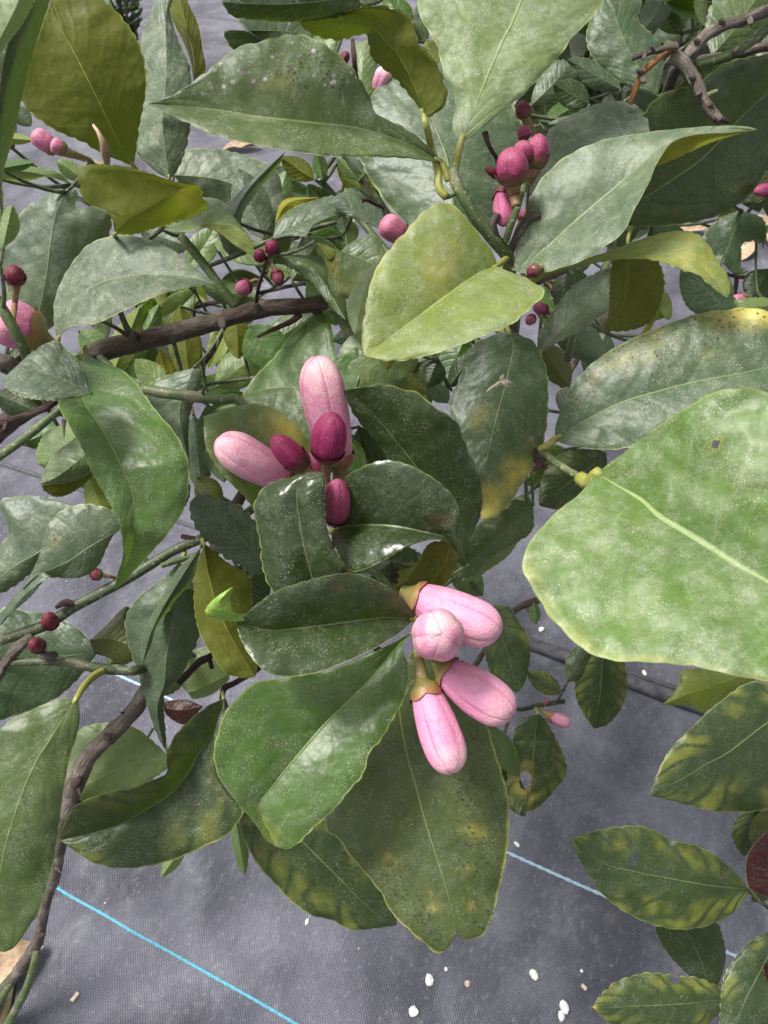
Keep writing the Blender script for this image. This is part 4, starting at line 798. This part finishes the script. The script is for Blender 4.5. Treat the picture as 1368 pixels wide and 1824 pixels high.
# behind the main branch
rb = random.Random(5)
for i in range(34):
    x, y = rb.uniform(190, 520), rb.uniform(430, 740); a = rb.uniform(0, 6.28); dd = rb.uniform(.42, .54); ln = rb.uniform(80, 120)*.42/dd
    auto(x, y, x + math.cos(a)*ln, y + math.sin(a)*ln, ln*rb.uniform(.2, .3), dd, rb.choice(['gr', 'pa', 'dk', 'md', 'ye']), dust=rb.uniform(.1, .4), nv=22, tilt=(rb.uniform(-.012, .012), rb.uniform(-.012, .012)), bend=rb.uniform(-8, 8))
for (x, y, x2, y2, w_, dd, cc) in ((40, 790, 110, 760, 24, .40, 'gr'), (120, 800, 180, 880, 26, .41, 'md'), (480, 1000, 420, 1090, 30, .37, 'dk'), (330, 900, 300, 830, 22, .40, 'dk'), (560, 480, 600, 580, 34, .43, 'gr'), (470, 620, 560, 560, 30, .42, 'md'),
                                  (640, 760, 680, 850, 30, .38, 'dk'), (590, 760, 640, 830, 22, .39, 'gr'), (700, 700, 770, 760, 34, .39, 'md'), (250, 1120, 190, 1190, 26, .40, 'dk'), (330, 1170, 290, 1240, 22, .41, 'md')):
    auto(x, y, x2, y2, w_, dd, cc, dust=.2, nv=28)
auto(195, 680, 250, 545, 26, .40, 'gr', dust=.3, under=True, u='pa'); auto(232, 650, 285, 540, 20, .42, 'pa', dust=.2); auto(300, 560, 250, 490, 18, .44, 'ye')
auto(320, 545, 340, 690, 30, .41, 'ol', under=True, u='ol'); auto(300, 690, 285, 625, 16, .415, 'ye', under=True); auto(300, 700, 240, 640, 24, .40, 'pa', dust=.6)
auto(215, 620, 290, 665, 34, .43, 'gr', dust=.2); auto(270, 500, 300, 580, 16, .45, 'pa'); auto(140, 590, 200, 640, 24, .42, 'pa', dust=.3)
auto(420, 560, 425, 640, 24, .42, 'ol', under=True); auto(445, 580, 500, 660, 40, .41, 'gr', dust=.3); auto(385, 690, 470, 620, 34, .44, 'pa', dust=.4)
leaf("345,655 330,700 320,740 340,840", "300,668 262,690 268,725 300,780", "358,660 356,690 343,722 336,760 337,827", (.335, .335, .34), (.004, .004), 'gy', .5)
auto(370, 720, 400, 860, 34, .345, 'md', dust=.4); auto(345, 740, 360, 880, 26, .36, 'gy', dust=.4); auto(350, 850, 395, 905, 24, .345, 'ol', dust=.1)
auto(160, 850, 190, 930, 24, .37, 'ye', dust=.2); auto(70, 700, 30, 740, 26, .345, 'dk', dust=.3); auto(105, 740, 150, 700, 22, .335, 'gr', dust=.2)
auto(0, 300, 60, 290, 12, .29, 'gr', dust=.2); leaf("-20,312 30,305 80,312 130,330", "20,297 70,298 105,308", "20,322 55,322 85,315 115,322", (.33, .33, .34), (.002, .006), 'pa', .4, nv=40)
auto(150, 320, 100, 285, 16, .33, 'pa', dust=.4); auto(0, 245, 60, 250, 10, .36, 'ye'); auto(25, 190, 55, 225, 16, .38, 'dk'); auto(130, 330, 180, 310, 16, .34, 'gr', dust=.2)
auto(5, 440, 22, 365, 22, .20, 'pa', dust=.5); auto(30, 520, 0, 560, 16, .30, 'gr'); auto(60, 590, 20, 560, 16, .29, 'pa'); auto(0, 660, 50, 620, 18, .31, 'dk')
auto(-10, 700, 70, 735, 26, .32, 'dk', dust=.3)
# background of the upper right
leaf("945,190 985,150 1015,115", "950,150 965,120 1000,106", "975,185 1010,170 1032,135", (.40, .40), (.004, .004), 'gy', .55, nv=36)
auto(1050, 185, 985, 150, 26, .385, 'dk', dust=.1); auto(1106, 160, 1010, 105, 24, .40, 'gy', dust=.4); auto(970, 220, 1040, 180, 20, .40, 'gr', dust=.3)
auto(1000, 225, 960, 215, 8, .38, 'gy'); auto(1050, 215, 975, 222, 12, .37, 'gy', dust=.7)
leaf("1180,5 1165,30 1145,55", "1160,0 1140,20", "1195,15 1180,45", (.42, .42), (.004, .004), 'gy', .5, nv=30)
auto(1215, 60, 1160, 5, 22, .44, 'gr', dust=.1); auto(1200, 95, 1185, 72, 12, .40, 'pa')
leaf("1258,50 1250,20 1240,-10", "1245,40 1236,10", "1262,30 1258,-5", (.38, .38), (.004, .004), 'md', .3, nv=30)
leaf("1268,100 1310,50 1345,0 1370,-40", "1258,70 1262,20 1290,-20", "1300,95 1350,70 1390,20", (.36, .36), (.004, .006), 'md', .4)
auto(1420, 60, 1345, 130, 34, .35, 'gy', dust=.4)
auto(910, 200, 950, 130, 22, .40, 'dk', dust=.2); auto(720, 60, 690, -10, 30, .38, 'gr', dust=.3); auto(760, 75, 730, 40, 18, .39, 'md'); auto(620, 20, 560, -10, 26, .37, 'dk')
auto(1160, 400, 1230, 470, 34, .46, 'dk', dust=.2); auto(1350, 395, 1240, 440, 24, .47, 'bl', dust=.3)
leaf("1322,375 1305,420 1288,470", "1280,390 1250,430 1280,470", "1360,390 1364,430 1345,470 1318,490", (.46, .46), (.004, .004), 'bl', .35, nv=44, holes=((.75, .60, .4, .16),))
auto(1300, 560, 1215, 470, 46, .40, 'bl', dust=.3); auto(1240, 580, 1310, 530, 30, .42, 'bl', dust=.2); auto(1368, 480, 1335, 540, 30, .47, 'dk', dust=.1)
auto(1400, 540, 1250, 560, 18, .41, 'pa', dust=.3)
auto(1140, 400, 1060, 430, 26, .44, 'dk', dust=.1); auto(1010, 480, 1000, 560, 22, .40, 'dk', dust=.2); auto(985, 570, 1080, 640, 34, .41, 'gy', dust=.3)
auto(960, 610, 1015, 690, 28, .40, 'ol', dust=.2); auto(1080, 590, 1050, 680, 30, .43, 'gy', dust=.2); auto(1000, 735, 1030, 690, 26, .345, 'gy', dust=.5)
auto(1080, 810, 960, 900, 50, .36, 'dk', dust=.15, mottle=.4); auto(1010, 800, 930, 860, 40, .37, 'gr', dust=.1, mottle=.4); auto(940, 880, 900, 960, 26, .36, 'gr', dust=.2)
auto(700, 640, 760, 700, 30, .345, 'ol', dust=.1); auto(780, 640, 760, 690, 24, .33, 'dk', dust=.15); auto(830, 600, 790, 690, 34, .35, 'gr', dust=.1); auto(720, 650, 690, 700, 22, .35, 'dk')
auto(690, 600, 690, 660, 18, .31, 'ye', dust=.2, spot=((0, .9, .8, .3, .9),)); auto(800, 690, 850, 620, 20, .34, 'dk', dust=.2)
auto(600, 780, 640, 850, 22, .34, 'gr', dust=.3); auto(640, 860, 610, 770, 26, .36, 'pa', dust=.2); auto(760, 1010, 700, 1050, 26, .33, 'ol', dust=.1, under=True); auto(420, 1010, 480, 1060, 30, .33, 'dk', dust=.1)
auto(700, 1000, 640, 1040, 26, .33, 'dk'); auto(790, 1045, 600, 985, 50, .335, 'dk', dust=.1); auto(560, 1040, 700, 1030, 30, .34, 'dk'); auto(860, 1060, 800, 1000, 26, .35, 'md')

DEBUG = False
# darker interior of the crown, behind everything on the upper right and in the middle
rf = random.Random(21)
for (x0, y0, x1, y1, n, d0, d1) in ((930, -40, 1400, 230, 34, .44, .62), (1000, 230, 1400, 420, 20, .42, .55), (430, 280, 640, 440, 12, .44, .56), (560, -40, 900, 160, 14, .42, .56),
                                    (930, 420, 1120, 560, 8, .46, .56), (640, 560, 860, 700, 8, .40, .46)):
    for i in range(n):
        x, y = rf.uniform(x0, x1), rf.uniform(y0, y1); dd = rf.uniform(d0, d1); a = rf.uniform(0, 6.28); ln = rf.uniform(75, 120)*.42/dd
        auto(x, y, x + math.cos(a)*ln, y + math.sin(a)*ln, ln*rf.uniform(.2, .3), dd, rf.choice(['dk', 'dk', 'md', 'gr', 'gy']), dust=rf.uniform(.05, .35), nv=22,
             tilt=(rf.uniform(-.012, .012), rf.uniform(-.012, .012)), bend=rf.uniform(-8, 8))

# deep interior of the crown, unseen leaves added above to shade it, one mass
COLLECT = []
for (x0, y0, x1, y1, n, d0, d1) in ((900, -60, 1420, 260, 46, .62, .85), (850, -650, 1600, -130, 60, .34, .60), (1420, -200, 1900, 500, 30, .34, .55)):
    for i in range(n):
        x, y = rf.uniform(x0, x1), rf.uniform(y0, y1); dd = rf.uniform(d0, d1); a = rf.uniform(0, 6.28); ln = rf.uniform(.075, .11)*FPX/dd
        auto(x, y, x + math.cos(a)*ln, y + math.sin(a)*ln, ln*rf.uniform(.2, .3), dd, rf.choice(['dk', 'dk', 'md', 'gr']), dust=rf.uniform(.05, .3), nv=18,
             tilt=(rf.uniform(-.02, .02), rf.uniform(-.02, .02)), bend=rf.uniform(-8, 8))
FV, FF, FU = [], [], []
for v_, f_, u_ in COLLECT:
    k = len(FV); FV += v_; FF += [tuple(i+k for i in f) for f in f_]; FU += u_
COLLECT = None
fol = mesh('foliage', FV, FF, leaf_material(), TREE, FV[0], FU); fol['kind'] = 'stuff'; fol['label'] = 'dark leaves deep inside the crown and unseen leaves added above to shade them'
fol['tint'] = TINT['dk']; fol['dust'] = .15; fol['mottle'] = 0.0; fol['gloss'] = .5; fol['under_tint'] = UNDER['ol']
# ------------------------------------------------------------------ flower buds
node1 = (600, 945, .298)
bud((604, 828, .300), (564, 634, .286), 80, .02, [(600, 880, .302), node1], calyx=.10, sw=15, roll=.4)
bud((514, 856, .300), (386, 783, .286), 72, .0, [(560, 900, .305), node1], calyx=.08, sw=14, roll=1.2)
bud((582, 818, .282), (592, 736, .270), 62, 1.0, [(580, 850, .285), (590, 900, .290), node1], calyx=.20, sw=15, roll=2.0)
bud((542, 832, .287), (484, 778, .281), 46, 1.0, [(556, 850, .288), (585, 900, .292), node1], calyx=.35, sw=17, roll=.2)
bud((566, 850, .292), (552, 806, .288), 42, .85, [(580, 880, .293), node1], calyx=.25, sw=12)
bud((597, 930, .280), (602, 855, .266), 50, .88, [(598, 945, .296)], calyx=.15, sw=13, roll=3.0)
node2 = (742, 1116, .284)
bud((738, 1062, .276), (893, 1128, .266), 86, .06, [(734, 1085, .282), node2], calyx=.09, sw=13, roll=2.2)
bud((772, 1134, .275), (786, 1128, .236), 90, .10, [(755, 1125, .280), node2], calyx=.12, sw=13, roll=1.1)
bud((790, 1192, .274), (914, 1276, .264), 82, .05, [(762, 1160, .280), node2], calyx=.09, sw=13, roll=3.3)
bud((754, 1222, .272), (809, 1378, .262), 74, .02, [(748, 1190, .274), (744, 1155, .280), node2], calyx=.14, sw=18, roll=.8, cal_w=1.10)
# upper right group
bud((914, 330, .262), (910, 262, .256), 56, .92, [(916, 350, .263), (920, 368, .262)], calyx=.42, sw=19, roll=1.0)
bud((952, 302, .272), (962, 238, .268), 40, .92, [(944, 320, .274), (940, 330, .275)], calyx=.50, sw=16, roll=2.0)
bud((934, 288, .270), (929, 250, .266), 36, .9, [(938, 312, .275), (938, 325, .275)], calyx=.35, sw=10)
bud((936, 249, .280), (930, 222, .278), 23, .9, [(944, 260, .28), (945, 300, .278)], calyx=.3, sw=6)
bud((938, 210, .282), (926, 180, .280), 27, 1.2, [(950, 232, .282), (950, 290, .28)], calyx=.5, sw=8)
bud((902, 335, .272), (897, 402, .266), 42, .75, [(912, 345, .272), (918, 372, .264)], calyx=.35, sw=12)
bud((892, 316, .272), (864, 298, .270), 15, 1.3, [(902, 330, .272), (915, 350, .268)], calyx=.5, sw=6)
bud((928, 395, .282), (936, 372, .282), 16, .8, [(920, 410, .28), (912, 430, .278)], calyx=.3, sw=6)
bud((962, 478, .262), (938, 486, .264), 22, 1.3, [(972, 474, .27), (930, 500, .285)], calyx=.5, sw=7)
# others
bud((724, 424, .325), (680, 392, .320), 44, .6, [(735, 440, .335)], calyx=.25, sw=12)
bud((672, 164, .345), (688, 120, .34), 32, .0, [(668, 176, .35), (650, 200, .352)], calyx=.1, sw=9)
bud((606, 116, .335), (620, 92, .332), 18, 1.3, [(628, 126, .334)], calyx=.4, sw=6)
bud((486, 452, .333), (482, 428, .328), 24, 1.15, [(480, 462, .333), (472, 478, .333)], calyx=.4, sw=6)
bud((463, 464, .333), (462, 444, .328), 20, 1.2, [(466, 475, .333)], calyx=.4, sw=6)
bud((492, 484, .335), (498, 504, .330), 22, 1.3, [(484, 470, .334), (472, 476, .334)], calyx=.5, sw=6)
bud((444, 505, .338), (422, 520, .334), 26, .8, [(455, 498, .338), (464, 500, .338)], calyx=.4, sw=6)
bud((30, 506, .245), (22, 474, .240), 33, 1.3, [(28, 520, .246), (26, 545, .248), (22, 580, .24)], calyx=.45, sw=11)
bud((74, 598, .262), (-10, 565, .255), 84, .45, [(92, 612, .268), (110, 660, .29), (100, 712, .298)], calyx=.32, sw=18)
bud((100, 268, .315), (58, 236, .312), 34, .55, [(125, 276, .317), (150, 283, .32), (250, 320, .32)], calyx=.2, sw=10)
bud((118, 268, .308), (90, 256, .306), 27, .55, [(135, 274, .312), (160, 284, .318)], calyx=.3, sw=9)
bud((92, 1112, .298), (86, 1098, .288), 29, 1.3, [(98, 1104, .303)], calyx=.3, sw=9)
bud((70, 1152, .298), (60, 1146, .286), 27, 1.3, [(78, 1162, .300)], calyx=.35, sw=9)
bud((182, 1025, .308), (159, 1021, .306), 20, 1.3, [(196, 1027, .309), (206, 1030, .311), (218, 1036, .312)], calyx=.7, sw=6)
bud((973, 556, .41), (952, 544, .405), 22, .8, [(985, 560, .41), (1000, 575, .412)], calyx=.4, sw=6)
bud((985, 515, .41), (1000, 524, .405), 18, .8, [(975, 505, .41), (960, 500, .41)], calyx=.4, sw=5)
bud((950, 565, .40), (940, 575, .395), 17, .8, [(965, 560, .405)], calyx=.4, sw=5)
bud((1330, 530, .46), (1300, 540, .455), 22, .4, [(1350, 520, .46)], calyx=.4, sw=6)
bud((1375, 335, .33), (1345, 342, .325), 22, .9, [(1400, 325, .34)], calyx=.4, sw=6)
bud((974, 1273, .448), (1016, 1290, .440), 22, .25, [(966, 1266, .449), (962, 1257, .45)], calyx=.32, sw=6)
bud((968, 1256, .45), (978, 1246, .448), 8, .6, None, calyx=.5, sw=4)

# ------------------------------------------------------------------ twigs that carry the remaining leaves and buds
NET = np.array([tuple(p) for path, rad in BR for p in path]); CAMN = np.array(tuple(CAM))
def nearest(p, net):
    q = np.array(tuple(p)); vd = (q - CAMN)/np.linalg.norm(q - CAMN); df = net - q
    return df, np.linalg.norm(df, axis=1) + np.where(df @ vd < -.002, .04, 0.0)
jobs = [(o, b, min(r, .0009), M_STEM if (b - CAM).length < .33 else M_STEMD, 'leaf_stalk') for o, b, hs_, r in LEAVES] + [(o, b, r*.8, M_STEM, 'flower_stalk') for o, b, r in BUDS]
jobs.sort(key=lambda j: nearest(j[1], NET)[1].min())
SV, SF, SU = [], [], []
for o, base, r, mt, nm in jobs:
    df, cost = nearest(base, NET); k = int(cost.argmin()); best = Vector(NET[k]); dist = (best - base).length
    if dist < .0025: continue
    vd = (base - CAM).normalized(); mid = base.lerp(best, .45) + vd*min(.012, dist*.3) + Vector((0, 0, -.15*dist))
    n = max(5, min(14, int(dist/.004))); pp = [base*(1-f)**2 + mid*2*f*(1-f) + best*f*f for f in (i/(n-1) for i in range(n))]
    rr_ = [max(.0005, r*(.8+.5*i/n)) for i in range(n)]
    if o is None:
        v_, f_, u_ = tube_geo(pp, rr_, 6); k = len(SV); SV += v_; SF += [tuple(i+k for i in f) for f in f_]; SU += u_
    else: tube(nm, pp, rr_, mt, o, 6)
    NET = np.vstack([NET, [tuple(q) for q in pp]])
    if DEBUG:
        def px(p): q = p - CAM; dd = q.dot(FWD); return (round(684+q.dot(RIGHT)/dd*FPX), round(912-q.dot(UP)/dd*FPX), round(dd, 3))
        print('HOOK', nm, px(base), px(best), round(dist, 3))

tw = mesh('foliage_twigs', SV, SF, M_STEMD, TREE, SV[0], SU); tw['kind'] = 'stuff'
# ------------------------------------------------------------------ small dry bits hanging on the tree
def crumb(name, c, r, mat, sq=(1, 1, 1), seed=0, parent=None, rot=0):
    V, F = [], []; n1, n2 = 6, 9; rr = random.Random(seed); e = Euler((rr.uniform(-.3, .3), rr.uniform(-.3, .3), rot)).to_matrix()
    for i in range(n1+1):
        ph = math.pi*i/n1
        for j in range(n2):
            th = 2*math.pi*j/n2; q = Vector((math.sin(ph)*math.cos(th), math.sin(ph)*math.sin(th), math.cos(ph)))
            k = 1 + .35*noise.noise(q*1.6 + Vector((seed*3.3, 0, 0)))
            V.append(Vector(c) + e @ Vector((q.x*sq[0]*r*k, q.y*sq[1]*r*k, q.z*sq[2]*r*k)))
    for i in range(n1):
        for j in range(n2): F.append((i*n2+j, (i+1)*n2+j, (i+1)*n2+(j+1) % n2, i*n2+(j+1) % n2))
    return mesh(name, V, F, mat, parent, c, smooth=False)
# withered flower remains on the yellowing leaf
p0, p1 = P(866, 699, .2895), P(893, 678, .2885)
V, F, U = tube_geo([p0.lerp(p1, i/6) + Vector((0, 0, .0004*math.sin(i))) for i in range(7)], [.0003, .0004, .0005, .0006, .0007, .0008, .0004], 6)
for (xa, ya) in ((912, 682), (896, 668), (905, 690)):
    v2, f2, u2 = tube_geo([p1, P((893+xa)/2, (678+ya)/2, .2875), P(xa, ya, .2885)], [.0007, .0009, .0004], 6); k = len(V); V += v2; F += [tuple(i+k for i in f) for f in f2]
wd = mesh('withered_flower', V, F, M_DEBRIS, None, p1); tag(wd, 'tiny dry T-shaped flower remnant lying on the yellow-tipped leaf', 'debris')
# withered bract near the olive leaf
V, F, U = tube_geo([P(166, 222, .262), P(176, 235, .262), P(184, 252, .262), P(188, 272, .264), P(192, 292, .275)], [.0004, .0007, .0012, .0017, .001], 8, .6)
mesh('withered_bract', V, F, M_DRY, TREE, V[0], U)
for i, (x, y, r) in enumerate(((700, 1018, .0009), (706, 1026, .0012), (697, 1030, .0008), (704, 1036, .001))): crumb('dried_scale', P(x, y, .285), r, M_TWIG, seed=i, parent=TREE)
for i, (x, y, r) in enumerate(((960, 828, .0016), (966, 820, .0013), (954, 836, .0012), (970, 832, .0011))): crumb('dried_scale', P(x, y, .279), r, M_TWIG, seed=i+9, parent=TREE)

# ------------------------------------------------------------------ on the mat
crumbs = [((765, 1745), 0.0033, (.9, 1.3, .4), 'white crumb beside the tip of the largest hanging leaf'), ((737, 1801), 0.0033, (1, 1, .5), 'round white crumb lying by itself near the bright blue thread'),
          ((833, 1751), 0.0023, (1, .9, .5), 'cream-coloured crumb right of a white one'), ((795, 1725), 0.0013, (1, 1, .5), 'tiny white crumb right below the largest hanging leaf'),
          ((953, 1735), 0.0036, (1.1, .8, .35), 'flaky white crumb in the open middle of the mat'), ((1006, 1792), 0.0037, (.8, 1.1, .4), 'clumped white crumb, largest on the mat'), ((1001, 1808), 0.0030, (1.1, .8, .4), 'white crumb touching the largest clumped crumb'),
          ((546, 1640), 0.0019, (.6, 1.2, .4), 'small pale crumb below the dark mottled leaf'), ((1038, 1727), 0.0012, (1, 1, .5), 'tiny pale crumb beside the flaky white crumb'), ((922, 1502), 0.0022, (1.2, .7, .4), 'pale crumb beside the faded thread'),
          ((965, 1118), 0.0029, (1, .8, .4), 'pale crumb beside the irrigation hose'), ((1150, 1195), 0.0030, (1, .6, .4), 'pale crumb under the very large bright leaf')]
for i, ((x, y), r, sq, lab) in enumerate(crumbs):
    g = G(x, y); c = crumb('white_crumb' if i not in (2,) else 'cream_crumb', (g.x, g.y, gz(g) + r*sq[2]*.7), r, M_WHITE if i != 2 else M_DEBRIS, sq, i+40, None, i*1.3)
    tag(c, lab, 'crumb', 'pale crumbs scattered on the mat')
def sliver(x0, y0, x1, y1, w, lab, mat):
    a, b = G(x0, y0), G(x1, y1); dv = (b-a).normalized(); s = Vector((-dv.y, dv.x, 0))*w*.5; V = []
    for q in (a, a.lerp(b, .5), b):
        z = gz(q)
        for k in (-1, 1): V += [Vector((q.x, q.y, z + .0004)) + s*k, Vector((q.x, q.y, z + .0016)) + s*k*.8]
    F = [(1, 3, 7, 5), (5, 7, 11, 9), (0, 1, 5, 4), (4, 5, 9, 8), (3, 2, 6, 7), (7, 6, 10, 11), (0, 2, 3, 1), (8, 9, 11, 10)]
    tag(mesh('wood_sliver', V, F, mat, None, a, smooth=False), lab, 'splinter', 'splinters on the mat')
sliver(125, 1782, 137, 1766, .003, 'short pale wood splinter beside the tree base', M_DEBRIS); sliver(1038, 1752, 1046, 1761, .0026, 'short tan splinter near the clumped white crumb', M_DEBRIS)
# fallen dry leaves on the mat
def fallen(x, y, ang, ln, wd, lab, seed):
    g = G(x, y); V, F, U = [], [], []; nv, nu = 16, 9; dv = Vector((math.cos(ang), math.sin(ang), 0)); s = Vector((-dv.y, dv.x, 0))
    for i in range(nv):
        f = i/(nv-1); hw = wd*.5*math.sin(math.pi*f**.85)**.8 if 0 < f < 1 else .0003
        for j in range(nu):
            uu = -1 + 2*j/(nu-1); q = g + dv*(ln*(f-.5)) + s*(uu*hw)
            z = gz(q) + .002 + .010*abs(uu)*math.sin(math.pi*f)*(1+.6*noise.noise(Vector((f*3, uu*2, seed)))) + .006*f
            V.append(Vector((q.x, q.y, z))); U.append((j/(nu-1), f))
    for i in range(nv-1):
        for j in range(nu-1): F.append((i*nu+j, i*nu+j+1, (i+1)*nu+j+1, (i+1)*nu+j))
    tag(mesh('fallen_leaf', V, F, M_DRY, None, g, U), lab, 'dry leaf', 'dry leaves fallen on the mat')
fallen(1355, 405, .4, .075, .042, 'curled tan dry leaf under the large dark green leaf', 1)
fallen(1312, 440, 1.4, .075, .05, 'pale tan dry leaf seen through the hole of a dark leaf', 2)
fallen(1385, 440, 2.0, .07, .04, 'tan dry leaf at the foot of the dark foliage', 3)
fallen(1215, 415, .2, .08, .035, 'dry leaf behind the yellowing leaf with brown edges', 4)
fallen(10, 1725, .5, .055, .030, 'tan dry leaf lying behind the tree base', 5)
fallen(430, 262, .1, .07, .03, 'dry leaf far behind the lichen-spotted leaf', 6)

# ------------------------------------------------------------------ low plant far behind on the mat
M_SUC = plain('small_plant_leaf', (.05, .09, .035), (.10, .15, .06), 200, .6)
base = G(235, 105); pl = empty('small_plant', base); tag(pl, 'low bushy plant with tiny rounded leaves far behind the tree', 'plant')
rp = random.Random(4)
for k in range(9):
    a = rp.uniform(0, 6.28); h = rp.uniform(.10, .24); lean = rp.uniform(.02, .10)
    path = [base + Vector((math.cos(a)*lean*f*f, math.sin(a)*lean*f*f, h*f)) for f in (i/7 for i in range(8))]
    tube('stem', path, [.0035 - .0003*i for i in range(8)], M_STEMD, pl, 6)
    for i in range(2, 8):
        for s in (-1, 1):
            th = a + s*1.5 + rp.uniform(-.6, .6) + i; c = path[i] + Vector((math.cos(th), math.sin(th), .4))*.018
            V, F, U = [], [], []
            dv = Vector((math.cos(th), math.sin(th), .35)).normalized(); sd_ = Vector((-dv.y, dv.x, 0)).normalized(); nn = dv.cross(sd_)
            for q in range(5):
                f = q/4; hw = .011*math.sin(math.pi*max(.04, min(.96, f)))
                for uu in (-1, 0, 1): V.append(path[i] + dv*(.032*f) + sd_*(hw*uu) + nn*(-.004*uu*uu + .006*f*f))
            for q in range(4):
                for j in range(2): F.append((q*3+j, q*3+j+1, q*3+j+4, q*3+j+3))
            mesh('leaf', V, F, M_SUC, pl, path[i])
